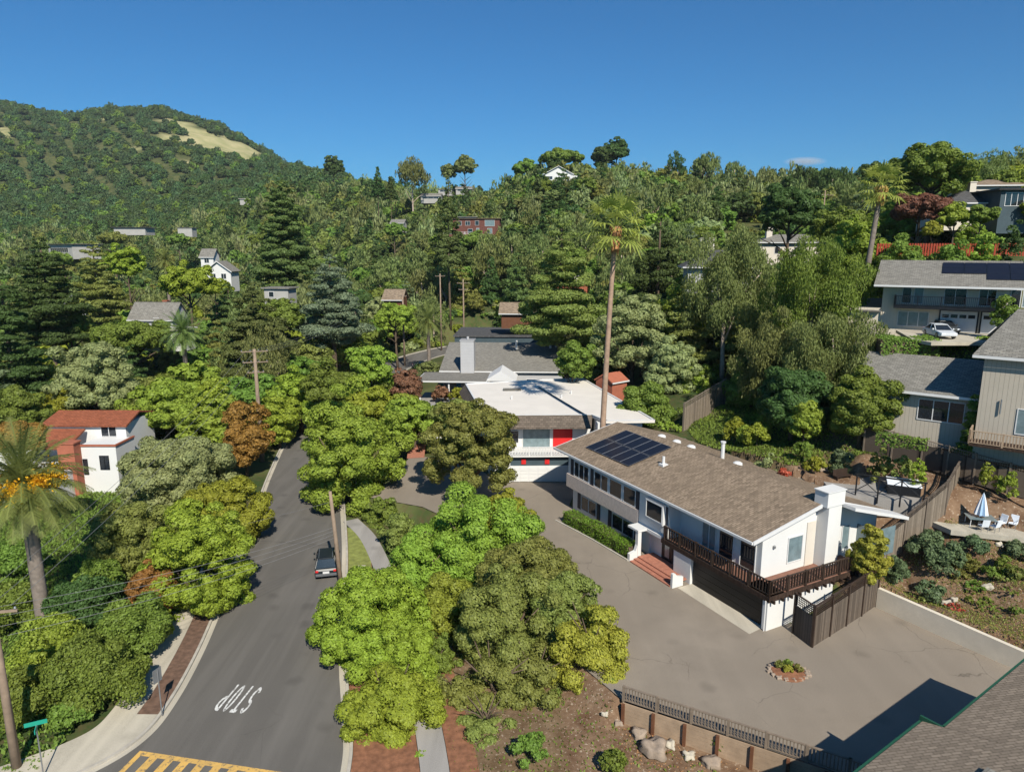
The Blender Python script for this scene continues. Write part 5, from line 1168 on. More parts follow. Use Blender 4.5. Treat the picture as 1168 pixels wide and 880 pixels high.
# retaining board fence with balusters along the court
bf = empty('board_fence', (6.4,35.5,0), 0, 'board retaining fence with baluster railing along the lower edge of the parking court', 'fence')
A0 = Vector((6.4,35.5,0)); B0 = Vector((16.6,29.75,0)); C0 = Vector((21,26.6,0)); dv_ = (B0-A0)
bo = MB(); up = Vector((0,0,1)); n_ = Vector((dv_.y, -dv_.x, 0)).normalized()*1
if n_.y > 0: n_ = -n_
for a, b2 in ((A0,B0),(B0,C0)):
    d = b2-a; m_ = Vector((d.y,-d.x,0)).normalized(); m_ = -m_ if m_.y > 0 else m_
    for j in range(7): bo.obox(a-A0+m_*.1+up*(-1.65+j*.24), d, m_*.06, up*.228)
bo.build('boards', M['boards'], bf)
for k in range(9):
    q = dv_*(k/6.6); 
    if k > 6: q = (B0-A0)+(C0-B0)*((k-6.6)/2.4)
    pp = MB(); pp.obox(q+n_*.17+up*-1.75, dv_.normalized()*.16, n_*.16, up*1.75); pp.build('post', M['postbrown'], bf)
railing(bf, [(0,0,.02), tuple(B0-A0+up*.02), tuple(C0-A0+up*.02)], .95, .17, 'graywood', .14, .06, bottom=.06, name='railing', post_every=1.95)
# retaining wall on the right of the court
rw_ = empty('retaining_wall', (26.2,45.9,0), 0, 'pale concrete retaining wall along the right edge of the parking court', 'wall'); o0 = Vector((26.2,45.9,0)); mb = MB()
pts = [Vector((26.35,46.1,0)), Vector((31.15,38.4,0)), Vector((33.0,35.6,0)), Vector((38,30,0))]; tops = [1.5,1.35,1.35,1.3]
for a, b2, h0, h1 in zip(pts[:-1], pts[1:], tops[:-1], tops[1:]):
    d = b2-a; m_ = Vector((-d.y, d.x, 0)).normalized(); m_ = m_ if m_.x > 0 else -m_; a_ = a-o0; b3 = b2-o0
    mb.prism([a_-up*.2, b3-up*.2, b3+up*h1, a_+up*h0], m_*.3)
mb.build('wall', M['wallcream'], rw_)
# patio with low walls, table, umbrella
pc = at(1118,598,50.6); ZP = g(pc.x, pc.y)+.1
mb = MB(); mb.ext([(pc.x-3.6,pc.y+2.6),(pc.x-2.6,pc.y-.6),(pc.x+.4,pc.y-1.6),(pc.x+6,pc.y-3.4),(pc.x+6,pc.y-.4),(pc.x+1.5,pc.y+1.4)], ZP-.4, ZP); pt = mb.build('patio', M['concrete']); tag(pt, kind='structure')
pw = MB(); pl = [(pc.x-3.2,pc.y+2.7),(pc.x-2.0,pc.y+1.7),(pc.x+.5,pc.y+1.5),(pc.x+3,pc.y+.9),(pc.x+6,pc.y-.2)]
A2_ = [Vector(p) for p in pl]; B2_ = [Vector((p[0]+.1, p[1]+.35)) for p in pl]
for i in range(len(pl)-1): pw.prism([(*A2_[i],ZP-.3),(*A2_[i+1],ZP-.3),(*B2_[i+1],ZP-.3),(*B2_[i],ZP-.3)], (0,0,.95))
pwo = pw.build('low_wall', M['concrete']); tag(pwo, 'low curved concrete wall behind the patio table', 'wall')
um = empty('umbrella', (pc.x+.1, pc.y+.2, ZP), 0, 'closed blue and white garden umbrella on the patio', 'umbrella')
MB().tube([(0,0,0),(0,0,2.75)], .03).build('pole', M['metal'], um); MB().lathe((0,0,0), [(.28,0),(.26,.08),(.05,.12)], 14).build('base', M['black'], um)
for i in range(8):
    an = i*math.pi/4; a2 = an+math.pi/4; mb = MB(); prof = [(.50,.95),(.38,1.5),(.22,2.1),(.04,2.68)]
    for (r0,z0),(r1,z1) in zip(prof[:-1], prof[1:]):
        k2 = .72; am = an+math.pi/8
        p = lambda r,z,t,kk=1: (r*kk*math.cos(t), r*kk*math.sin(t), z)
        mb.poly([p(r0,z0,an),p(r0,z0,am,k2),p(r1,z1,am,k2),p(r1,z1,an)]); mb.poly([p(r0,z0,am,k2),p(r0,z0,a2),p(r1,z1,a2),p(r1,z1,am,k2)])
    mb.build('canopy_panel', M['umbrella' if i % 2 else 'umbrellawhite'], um)
tb = empty('patio_table', (pc.x+.1, pc.y+.2, ZP), R(-15), 'square glass patio table under the closed umbrella', 'table')
MB().box((-.95,-.65,.70),(.95,.65,.74)).build('tabletop', M['glasslite'], tb)
for x in (-.85,.85):
    for y in (-.55,.55): MB().tube([(x,y,0),(x*.95,y*.95,.7)], .03).build('leg', M['whitetrim'], tb)
def chair(name, x, y, z, rz, label, group=None):
    r_ = empty(name, (x,y,z), rz, label, 'chair', group)
    mb = MB(); mb.box((-.26,-.24,.40),(.26,.26,.45)); mb.build('seat', M['umbrellawhite'], r_)
    mb = MB(); mb.obox((-.26,.24,.45),(.52,0,0),(0,.04,0),(0,.14,.55)); mb.build('backrest', M['umbrellawhite'], r_)
    for sx in (-.24,.24):
        for sy in (-.22,.24): MB().tube([(sx,sy,0),(sx,sy,.4)], .02).build('leg', M['metal'], r_)
        MB().tube([(sx,-.22,.4),(sx,-.22,.64),(sx,.3,.66)], .018).build('armrest', M['metal'], r_)
    return r_
chair('patio_chair', pc.x-.3, pc.y-.75, ZP, R(175), 'white patio chair in front of the patio table')
chair('patio_chair', pc.x+.5, pc.y-.85, ZP, R(200), 'white patio chair in front of the table, nearer the right edge')
chair('patio_chair', pc.x+1.5, pc.y-.1, ZP, R(-70), 'white patio chair at the right end of the patio table')
chair('patio_chair', pc.x+2.3, pc.y-.3, ZP, R(-50), 'white lounge chair farthest right on the patio')
# lower garden: deck, pergola, hot tub
gc = at(1000,556,55.5); gz = g(gc.x, gc.y)
mb = MB(); mb.ext([(gc.x-3.5,gc.y+3.6),(gc.x-4.2,gc.y-1.6),(gc.x+2,gc.y-3),(gc.x+4.4,gc.y+.4),(gc.x+1,gc.y+4)], gz-1.5, gz+.05); pt = mb.build('garden_terrace', M['path']); tag(pt, kind='structure')
tbx = at(1030,556,54.5); tub = empty('hot_tub', (tbx.x, tbx.y, gz+.05), R(-25), 'hot tub with a white cover in the shaded lower garden', 'hot tub')
MB().box((-1.2,-1.0,0),(1.2,1.0,.8)).build('shell', M['black'], tub, bevel=.06); MB().box((-1.25,-1.05,.805),(1.25,1.05,.92)).build('cover', M['umbrellawhite'], tub, bevel=.04)
tr_ = empty('trellis', (at(975,560,53.8).x, 53.8, gz-.4), R(-28), 'dark timber trellis with crossed braces around the lower garden', 'trellis')
for i in range(4): MB().box((i*1.6,0,0),(i*1.6+.12,.12,2.2)).build('post', M['black'], tr_)
for i in range(3):
    for (z0, z1) in ((.9,2.1),(2.1,.9)): MB().tube([(i*1.6+.1,.06,z0),((i+1)*1.6,.06,z1)], .035).build('brace', M['black'], tr_)
MB().box((-.1,.0,2.2),(5.0,.12,2.3)).build('rail', M['black'], tr_)
bs = at(955,545,57); bn = empty('bench', (bs.x, bs.y, gz+.05), R(20), 'dark wooden bench at the back of the shaded lower garden', 'bench')
MB().box((0,0,.4),(1.6,.5,.46)).build('seat', M['railwood'], bn); MB().box((0,.5,.46),(1.6,.55,.95)).build('backrest', M['railwood'], bn)
for x in (.05,1.45): MB().box((x,.02,0),(x+.1,.48,.4)).build('leg', M['railwood'], bn)
# steps/paved strip at the rear garden
def rock(x, y, z, r, label, mat='rock', seed=1):
    rr = random.Random(seed); bm = bmesh.new(); bmesh.ops.create_icosphere(bm, subdivisions=3, radius=r); f = [rr.uniform(.75, 1.2) for _ in range(6)]
    for v in bm.verts:
        n0 = v.co.normalized(); k = 1+.22*math.sin(5*n0.x+f[0]*5)+.18*math.sin(6*n0.y+f[1]*7)+.12*math.sin(9*n0.z+f[2]*9); v.co = Vector((v.co.x*k*f[3], v.co.y*k*f[4], v.co.z*k*.7))
    me = bpy.data.meshes.new('rock'); bm.to_mesh(me); bm.free(); me.materials.append(M[mat]); me.polygons.foreach_set('use_smooth', [True]*len(me.polygons)); o = link('rock', me); o.location = (x, y, z+r*.2); tag(o, label, 'rock'); return o
for i, (px, py, r_, lab, mt) in enumerate(((747,856,.75,'largest rounded boulder in front of the board fence','rock'),(728,838,.45,'boulder left of the largest rounded boulder','rock'),(765,850,.32,'pale stone right of the largest boulder','concrete'),(785,862,.3,'pale stone leaning toward the board fence','concrete'),(705,825,.3,'small stone near the fence end','rock'),(812,870,.4,'gray stone at the bottom below the board fence','rock'),(690,822,.22,'white stone near the yellow green tree','concrete'))):
    z_ = -1.3; v = P(px, py, z_); rock(v.x, v.y, g(v.x, v.y), r_, lab, mt, i)
for i, (px, py, r_, lab) in enumerate(((1082,680,.32,'pale rock in the middle of the brown bank'),(1088,684,.26,'second pale rock touching the middle bank rock'),(1125,684,.3,'pale rock among green shrubs on the bank'),(1140,618,.3,'stone at the edge of the patio paving'),(940,512,.45,'pale boulder in the rock garden'),(952,530,.4,'gray boulder at the end of the rock garden'),(934,520,.3,'small boulder in the rock garden'))):
    D = 46 if px > 1000 and py > 650 else (49 if px > 1000 else 60); v = at(px, py, D); rock(v.x, v.y, g(v.x, v.y), r_, lab, 'rock' if i > 3 else 'concrete', i+20)
for i in range(16):
    an = i*math.pi/8; v = P(899,766,0); rr = random.Random(i); o = rock(v.x+1.15*math.cos(an), v.y+.85*math.sin(an), .0, rr.uniform(.13,.2), 'rounded edging stone around the little oval planting island', 'rock', i+50); o['group'] = 'stones edging the planting island'
v = P(899,766,0); mb = MB(); mb.lathe((v.x,v.y,.006), [(1.05,0),(1.0,.1),(.3,.16),(.02,.17)], 18); o = mb.build('planting_bed', M['mulch']); tag(o, kind='structure')
for i, (dx, dy, lf, lab) in enumerate(((-.5,.3,'olive','left plant in the oval planting island'),(.1,.35,'green','rear middle plant in the oval planting island'),(.55,-.1,'olive','right plant in the oval planting island'),(-.1,-.2,'yellow','tiny front plant in the oval planting island'))):
    r_ = empty('plant', (v.x+dx, v.y+dy, .12), 0, lab, 'plant'); link('foliage', crown('shrub', .55, .6, .06, L[lf]), r_).location = (0,0,.2); MB().tube([(0,0,-.05),(0,0,.25)], .02).build('stem', M['bark'], r_)
# parking stop log + small items by the door
pot = wuv(9.0,-1.0); 
# ------------------------------------------------------------------ poles and wires
def pole(px, pyb, pyt, D, label, r=.16, arms=((0.6,1.2),), lean=0, z=None, name='utility_pole', transformer=False, rz=0.2):
    b_ = at(px, pyb, D); zb = z if z is not None else g(b_.x, b_.y); top = at(px, pyt, D).z; h = top-zb
    root = empty(name, (b_.x, D, zb), rz, label, 'utility pole')
    MB().tube([(0,0,-.3),(lean*.5,0,h*.5),(lean,0,h)], [r*1.2,r,r*.75], 10).build('post', M['polewood'], root, True)
    for dz, hl in arms:
        MB().box((lean-hl,-.16,h-dz-.1),(lean+hl,-.06,h-dz+.02)).build('crossarm', M['polewood'], root)
        for k in range(4): MB().lathe((lean-hl+.1+k*(2*hl-.2)/3,-.11,h-dz+.02), [(.04,0),(.07,.08),(.04,.16)], 8).build('insulator', M['metal'], root)
    if transformer: MB().lathe((lean+.42,0,h-3.2), [(.02,0),(.26,.02),(.26,.9),(.05,1.0)], 12).build('transformer', M['metal'], root)
    return root, Vector((b_.x, D, zb)), h
p1 = pole(299, 522, 398, 86, 'tall wooden utility pole with crossarms at the far left kerb', .25, ((.25,1.6),(1.6,1.5),(2.9,1.0)), transformer=False, rz=.3)
p2 = pole(389, 664, 560, 52.6, 'bare slightly leaning wooden pole on the right verge behind the black car', .17, (), lean=-.5, rz=0)
p3 = pole(407, 402, 352, 150, 'gray utility pole left of the far road bend', .2, ((.6,1.3),))
p4 = pole(461, 395, 335, 160, 'brown utility pole at the far road bend', .22, ((.5,.9),))
p5 = pole(529, 372, 318, 175, 'light utility pole with crossarm above the date palm', .2, ((1.0,1.6),(2.6,1.2)))
p6 = pole(503, 368, 312, 185, 'slim brown utility pole left of the light one', .2, ((.6,1.3),))
p7 = pole(939, 246, 217, 190, 'pale utility pole with crossarm on the right skyline', .18, ((1.2,2.4),))
lp = pole(20, 880, 690, 32, 'gray wooden pole at the bottom left corner', .2, ((.3,1.2),), z=-1.4)
def wire(a, b_, sag, r=.013):
    a, b_ = Vector(a), Vector(b_); pts = []
    for i in range(25): t = i/24; p = a.lerp(b_, t); p.z -= sag*4*t*(1-t); pts.append(p-a)
    o = MB().tube(pts, r, 5, False).build('power_line', M['wire']); o.location = a; return o
WL = lp[1]+Vector((0,0,lp[2]))
for k in range(4):
    o = wire(p2[1]+Vector((-.35,0,p2[2]*.62-.3*k)), WL+Vector((-.9+.5*k,0,-.3-.45*k)), .5); tag(o, 'thin gray cable of the bundle crossing the street from the leaning pole', 'cable', 'bundled cables crossing the street')
o = wire(p2[1]+Vector((-.5,0,p2[2]-.9)), at(60,640,78), .5, .013); tag(o, 'single thin cable crossing the street toward the red tiled house', 'cable')
for k in range(3):
    o = wire(p1[1]+Vector((-1.2+1.2*k,0,p1[2]-.3)), WL+Vector((-1+k,0,0)), 1.0, .013); tag(o, 'long thin cable from the tall crossarm pole to the bottom left pole', 'cable', 'cables along the left kerb trees')
for k in range(3):
    o = wire(p1[1]+Vector((-1.2+1.2*k,0,p1[2]-.3)), p3[1]+Vector((-1+k,0,p3[2]-.5)), 1.2, .015); tag(o, 'long thin cable from the tall crossarm pole to the gray far pole', 'cable', 'cables beyond the tall crossarm pole')
# signs
s1 = empty('street_sign', (*P(185,815,-1.37)[:2], -1.37), R(70), 'gray backed sign on a thin post beside the curved pavement', 'sign')
MB().tube([(0,0,0),(0,0,2.95)], .035).build('post', M['metal'], s1); MB().box((-.30,.04,2.15),(.30,.06,3.0)).build('sign_plate', M['metal'], s1)
v = P(52,880,-1.37); s2 = empty('street_name_sign', (v.x+.1, v.y-.3, -1.37), R(25), 'green street name sign on a post at the bottom left corner', 'sign')
MB().tube([(0,0,0),(0,0,3.0)], .035).build('post', M['metal'], s2); MB().box((-.5,-.02,3.0),(.5,.02,3.22)).build('name_plate', M['signgreen'], s2); MB().box((-.02,-.45,2.76),(.02,.45,2.97)).build('name_plate', M['signgreen'], s2)
# drain cover / utility box
v = P(412,647,-1.38); ub = empty('utility_cover', (v.x,v.y,-1.4), 0, 'small pale utility cover in the verge lawn', 'cover'); MB().box((-.3,-.4,0),(.3,.4,.06)).build('lid', M['concrete'], ub)
# ------------------------------------------------------------------ vehicles
def loft(sections, mat, name, parent):
    """sections: list of (y, [(x,z)...]) closed rings"""
    mb = MB(); n_ = len(sections[0][1])
    for y, ring in sections: mb.v += [(x, y, z) for x, z in ring]
    for i in range(len(sections)-1):
        for k in range(n_): k2 = (k+1) % n_; mb.f.append((i*n_+k, i*n_+k2, (i+1)*n_+k2, (i+1)*n_+k))
    mb.f.append(tuple(range(n_))[::-1]); mb.f.append(tuple((len(sections)-1)*n_+k for k in range(n_)))
    o = mb.build(name, mat, parent, smooth=False, bevel=.03); return o
def ring(w, z0, z1, tw=None):
    tw = tw or w; return [(-w, z0), (w, z0), (w*1.02, (z0+z1)/2), (tw, z1), (-tw, z1), (-w*1.02, (z0+z1)/2)]
def car(loc, rz, paint, label, suv=True, cat='car', detail=True, name='parked_car', scale=1.0):
    root = empty(name, loc, rz, label, cat); H1 = .98 if suv else .88; HT = 1.70 if suv else 1.42; W_ = .92
    secs = [(-2.35, ring(.78,.42,.80)),(-2.25, ring(.88,.30,H1-.02,.84)),(-1.6, ring(W_,.26,H1,.88)),(0, ring(W_,.26,H1,.89)),(1.0, ring(W_,.26,H1-.02,.88)),(2.0, ring(.90,.28,H1-.14,.82)),(2.32, ring(.80,.38,.70,.74))]
    loft(secs, paint, 'body', root)
    y0, y1 = (-2.15, .95) if suv else (-1.75, .95); yr0, yr1 = (-1.75, .15) if suv else (-1.05, .1)
    gl = MB(); gl.v += [(-.84,y0,H1),(.84,y0,H1),(.84,y1,H1),(-.84,y1,H1),(-.66,yr0,HT-.06),(.66,yr0,HT-.06),(.66,yr1,HT-.06),(-.66,yr1,HT-.06)]
    gl.f += [(0,1,5,4),(1,2,6,5),(2,3,7,6),(3,0,4,7),(4,5,6,7)]; gl.build('windows', M['glass'], root)
    rf = MB(); rf.prism([(-.67,yr0-.12,HT-.06),(.67,yr0-.12,HT-.06),(.67,yr1+.1,HT-.06),(-.67,yr1+.1,HT-.06)], (0,0,.07)); rf.build('roof', paint, root, bevel=.04)
    pl = MB()
    for sx in (-1,1):
        for (ya, yb) in ((y0,yr0),(y1,yr1),((y0+y1)/2,(yr0+yr1)/2)): pl.tube([(sx*.845,ya,H1),(sx*.668,yb,HT-.05)], .045, 6)
    pl.build('pillars', paint, root)
    if detail:
        for sx in (-1,1):
            for y in (-1.42,1.42):
                w = MB(); w.tube([(sx*.72,y,.34),(sx*.95,y,.34)], .34, 18); wo_ = w.build('wheel', M['black'], root); w = MB(); w.tube([(sx*.951,y,.34),(sx*.965,y,.34)], .21, 14); w.build('rim', M['metal'], wo_)
            MB().box((sx*.72-.13,-2.38,.70),(sx*.72+.10,-2.27,.86)).build('tail_light', M['red'], root, bevel=.02); MB().box((sx*.6-.2,2.24,.56),(sx*.6+.2,2.33,.70)).build('headlight', M['umbrellawhite'], root, bevel=.02)
            MB().box((sx*.95-.02,.62,H1),(sx*1.12,.78,H1+.16)).build('mirror', paint, root, bevel=.02)
        MB().box((-.86,-2.46,.36),(.86,-2.26,.58)).build('rear_bumper', M['trimgray'], root, bevel=.03); MB().box((-.26,-2.475,.62),(.26,-2.36,.76)).build('number_plate', M['whitetrim'], root)
        for sx in (-1,1): MB().tube([(sx*.55,yr0,HT+.05),(sx*.55,yr1,HT+.05)], .02).build('roof_rail', M['metal'], root) if suv else None
    root.scale = (scale,)*3
    return root
def paintmat(nm, c):
    m = plain(nm, c, .38, .03, 1, spec=.4); b = m.node_tree.nodes['Principled BSDF']; b.inputs['Coat Weight'].default_value = .12; b.inputs['Coat Roughness'].default_value = .05; return m
PB = paintmat('black_car_paint', (.012,.016,.02)); PS = paintmat('silver_car_paint', (.55,.58,.62)); PW = paintmat('white_car_paint', (.75,.75,.76)); PD = paintmat('dark_grey_paint', (.05,.055,.06))
vv_ = P(372,661,-1.5); car((vv_.x-.5, vv_.y+2.3, -1.5), R(13), PB, 'black sport utility car parked at the right kerb seen from behind')
v = at(1076,374,67); car((v.x, 67.5, ZU-.02), R(172), PS, 'silver car parked on the driveway of the upper house', suv=False, scale=.88)
v = at(1083,368,70.6); car((v.x, 71.3, ZU-.02), R(172), PD, 'second gray car half hidden behind the silver car', suv=False, scale=.85)
v = at(247,496,88); car((v.x, 88, g(v.x,88)+.02), R(-60), PW, 'white car partly hidden behind the orange brown tree', suv=False)
v = at(178,388,124); car((v.x, 124, g(v.x,124)+.02), R(-50), PW, 'white car parked by the low white pavilion', suv=False)
v = at(482,401,158); car((v.x, 158, g(v.x,158)+.1), R(-70), PD, 'dark car parked at the far road bend', suv=False)
v = at(312,414,128); car((v.x, 128, g(v.x,128)+.02), R(-80), PW, 'pale car seen between the utility pole and the dark pine', suv=False)
# red garden fence on the upper terrace
ra = at(1000,286,88); rb_ = at(1175,292,84); 
rf_ = empty('red_fence', tuple(ra), math.atan2(rb_.y-ra.y, rb_.x-ra.x), 'red picket fence in the garden above the upper house', 'fence'); Lr = (rb_-ra).length; mb = MB()
for i in range(int(Lr/.3)): mb.box((i*.3,0,-.6),(i*.3+.2,.05,.9))
mb.build('pickets', M['redfence'], rf_); MB().box((0,.06,.6),(Lr,.12,.7)).build('rail', M['redfence'], rf_)
for i,(px,py,w_,h_,lf,lab) in enumerate(((1030,275,50,14,'green','low green hedge plants in front of the red fence, left'),(1085,278,44,18,'green','green bushes in front of the red fence, middle'),(1125,272,34,20,'fresh','light green bush in front of the red fence'),(1010,310,30,40,'green','dark bush left of the upper house roof'),(1160,256,30,20,'dark','dark bush at the right edge above the red fence'))):
    shrub(lf, px, py, w_, h_, 85-i, lab)

# ------------------------------------------------------------------ background trees (things) and far woods (stuff)
# sight lines that must stay open: pixel box and distance of what stands there
KEEP = [(476,375,660,470,175),(430,395,500,430,175),(140,338,210,392,145),(232,285,270,318,190),(68,335,105,358,190),(50,262,105,292,335),(125,255,165,270,400),(298,318,335,348,160),(436,328,460,350,170),
        (566,340,600,360,155),(632,325,665,360,140),(510,243,568,268,300),(614,184,660,208,370),(862,262,948,296,155),(775,278,835,316,118),(1000,270,1168,400,95),(1070,208,1168,262,110),(985,180,1015,320,85),
        (672,225,735,480,80),(400,345,415,402,152),(455,330,468,398,162),(522,312,536,372,178),(498,310,508,366,186),(930,212,948,246,192),(335,290,420,392,142),(180,280,202,322,210),(190,350,238,442,120),(470,345,510,395,152),(440,246,460,262,340),(478,215,560,225,520),(50,470,140,600,85),(845,255,870,272,262)]
rs = np.random.default_rng(3)
placed = []
def blocked(x, y, ztop, zb, w):
    pxc, pyt = pix(x, y, ztop); _, pyb = pix(x, y, zb); hw = w*.5*FPX/y
    for x0, y0, x1, y1, D in KEEP:
        if y < D+6 and pxc+hw*.8 > x0+2 and pxc-hw*.8 < x1-2 and pyt < y0+(.5 if D < 140 else .36)*(y1-y0) and pyb > y0: return True
    return False
near_t = [(o.location.x, o.location.y, 3.5) for o in bpy.data.objects if o.get('category') in ('tree', 'palm tree')]
ZN = ((-9e9,170,'the left valley'),(170,330,'the valley behind the street trees'),(330,470,'the slope beyond the end of the street'),(470,700,'the slope behind the long gray house'),(700,900,'the slope right of the tall fan palm'),(900,9e9,'the slope below the right skyline houses'))
KN = {'round':('broadleaf_tree','round leafed tree'),'dense':('broadleaf_tree','domed leafy tree'),'tier':('pine_tree','layered pine'),'cone':('conifer_tree','pointed conifer'),'euca':('eucalyptus_tree','open crowned eucalyptus')}
CN = {'green':'mid green','fresh':'fresh green','dark':'dark green','pine':'olive dark','olive':'olive green','sage':'grey green','lime':'yellow green','yellow':'bright yellow green','blue':'blue green','euca':'dusky green','brown':'brownish'}
LMK = [(175,355,'the gray cottage'),(250,303,'the white dormer house'),(190,297,'the small distant date palm'),(298,400,'the tall crossarm pole'),(378,340,'the blue green cedar'),(316,335,'the cream flat roofed house'),(446,340,'the brown shingled house'),
 (489,366,'the far date palm'),(529,345,'the light crossarm pole'),(539,256,'the red brown hillside house'),(637,198,'the hilltop house'),(702,255,'the tall fan palm crown'),(905,283,'the tan house'),(805,300,'the dark hip roof'),(1066,194,'the skyline oak'),(75,275,'the valley flat building'),
 (505,212,'the white ridge houses'),(580,395,'the long gray house'),(20,330,'the left edge cypress'),(108,436,'the grey domed tree'),(465,410,'the far road bend'),(446,252,'the tan cottage'),(939,230,'the pale skyline pole'),(212,385,'the brown trunked date palm'),(752,300,'the dark conifer'),(130,258,'the far pinkish building'),(203,262,'the far white building'),(998,215,'the grey trunked fan palm'),(660,320,'the layered pine'),(95,478,'the red tiled house')]
cells = []
step = 8.2
for yy in np.arange(88, 340, step):
    for xx in np.arange(-1.0*yy, 1.0*yy, step):
        x = xx+rs.uniform(-.42, .42)*step; y = yy+rs.uniform(-.42, .42)*step; cells.append((x, y))
cells = [c for c in cells if -60 < 584+790*c[0]/c[1] < 1230]
cx_ = np.array(cells); dr_ = seg_dist(cx_[:, 0], cx_[:, 1], ROADC); hs = [(o.location.x, o.location.y) for o in bpy.data.objects if o.get('category') == 'house' and o.name != 'x']
gz_ = gnp(cx_[:, 0], cx_[:, 1]); bgx = []
for (x, y), dd, z in zip(cells, dr_, gz_):
    az = 584+790*x/y
    if dd < 7.5: continue
    if inside(np.array([x]), np.array([y]), [(-6,70),(22,70),(14,102),(-12,100)])[0]: continue
    if 472 < az < 668 and y < 172 and -17 < x < 16: continue
    if any((x-a)**2+(y-b_)**2 < r_*r_ for a, b_, r_ in near_t): continue
    if az > 1000 and y < 100: continue
    u = rs.random(); left = az < 330
    if y > 230: kd, lf = (('round',['dark','green','olive','euca','green'][int(rs.random()*5)]) if u < .62 else (('tier',['dark','pine'][int(rs.random()*2)]) if u < .8 else ('euca','euca')))
    elif u < .40: kd, lf = 'round', ['green','fresh','olive','lime','green','dark'][int(rs.random()*6)]
    elif u < .58: kd, lf = 'dense', ['sage','green','lime','olive','fresh'][int(rs.random()*5)]
    elif u < .80: kd, lf = 'tier', ['pine','dark','blue','olive','pine'][int(rs.random()*5)]
    elif u < .90: kd, lf = 'cone', ['dark','pine','green'][int(rs.random()*3)]
    else: kd, lf = 'euca', 'euca'
    if kd in ('tier', 'cone'): w = rs.uniform(6, 10); h = w*rs.uniform(1.2, 1.9); ch = h*.5+.8
    elif kd == 'euca': w = rs.uniform(8, 12); h = w*rs.uniform(.9, 1.3); ch = h*.5+3
    else: w = rs.uniform(7, 12); h = w*rs.uniform(.65, .95); ch = h*.5+1.2
    if kd == 'cone': w *= .75
    ok = True
    for k in (1, .65, .42, .28):
        if not blocked(x, y, z+(ch+h/2)*k, z, w*k): ok = True; break
        ok = False
    if not ok: continue
    if k < 1 and kd in ('tier','cone','euca'): kd = 'round'; h = w*.7; ch = h*.5+.5
    bgx.append((y/ (w*k), x, y, z, w*k, h*k, ch*k, kd, lf, az))
bgx.sort(key=lambda t: t[0])
for i, (_, x, y, z, w, h, ch, kd, lf, az) in enumerate(bgx[:430]):
    nm, lb = KN[kd]; cpx, cpy = pix(x, y, z+ch); lm_ = min(LMK, key=lambda q: math.hypot(q[0]-cpx, (q[1]-cpy)*1.3)); dx, dy = cpx-lm_[0], cpy-lm_[1]; far_q = 'well ' if math.hypot(dx, dy) > 62 else ''
    rel = ('right of' if dx > 0 else 'left of') if abs(dx) > abs(dy)*1.2 else ('below' if dy > 0 else 'above')
    size = 'small ' if w < 5 else ('broad ' if w > 10 else '')
    lab = f'{size}{CN[lf]} {lb} {far_q}{rel} {lm_[2]}'
    tree_w(kd, lf, Vector((x, y, z+ch)), w, h, y, z, lab, 'tree', nm, f'{size}{CN[lf]} {lb} {far_q}{rel} {lm_[2]}'.replace('eucalyptus','eucalypt'), unique=False, bark='palebark' if kd == 'euca' else 'bark')
# geometry nodes: scatter crowns on a point cloud
def scatter(name, pts, meshes, mat_rot=True):
    """pts: list of (x,y,z,scale xy,scale z)"""
    me = bpy.data.meshes.new(name); A = np.array(pts); me.vertices.add(len(A)); me.vertices.foreach_set('co', A[:, :3].astype(np.float32).ravel())
    a = me.attributes.new('scl', 'FLOAT_VECTOR', 'POINT'); a.data.foreach_set('vector', np.stack([A[:,3], A[:,3], A[:,4]], 1).astype(np.float32).ravel())
    a = me.attributes.new('rot', 'FLOAT_VECTOR', 'POINT'); rt_ = np.zeros((len(A), 3), np.float32); rt_[:, 2] = rs.uniform(0, 6.28, len(A)); a.data.foreach_set('vector', rt_.ravel())
    o = link(name, me); ng = bpy.data.node_groups.new(name, 'GeometryNodeTree'); ng.interface.new_socket('Geometry', in_out='INPUT', socket_type='NodeSocketGeometry'); ng.interface.new_socket('Geometry', in_out='OUTPUT', socket_type='NodeSocketGeometry')
    gi = ng.nodes.new('NodeGroupInput'); go = ng.nodes.new('NodeGroupOutput'); coll = bpy.data.collections.new(name+'_kinds')
    for m_ in meshes: coll.objects.link(bpy.data.objects.new(name+'_kind', m_))
    ci = ng.nodes.new('GeometryNodeCollectionInfo'); ci.inputs['Collection'].default_value = coll; ci.inputs['Separate Children'].default_value = True; ci.inputs['Reset Children'].default_value = True
    ip = ng.nodes.new('GeometryNodeInstanceOnPoints'); ip.inputs['Pick Instance'].default_value = True
    n1 = ng.nodes.new('GeometryNodeInputNamedAttribute'); n1.data_type = 'FLOAT_VECTOR'; n1.inputs[0].default_value = 'scl'
    n2 = ng.nodes.new('GeometryNodeInputNamedAttribute'); n2.data_type = 'FLOAT_VECTOR'; n2.inputs[0].default_value = 'rot'
    l = ng.links.new; l(gi.outputs[0], ip.inputs['Points']); l(ci.outputs[0], ip.inputs['Instance']); l(n1.outputs[0], ip.inputs['Scale']); l(n2.outputs[0], ip.inputs['Rotation']); l(ip.outputs[0], go.inputs[0])
    md = o.modifiers.new('scatter', 'NODES'); md.node_group = ng; tag(o, kind='stuff'); return o
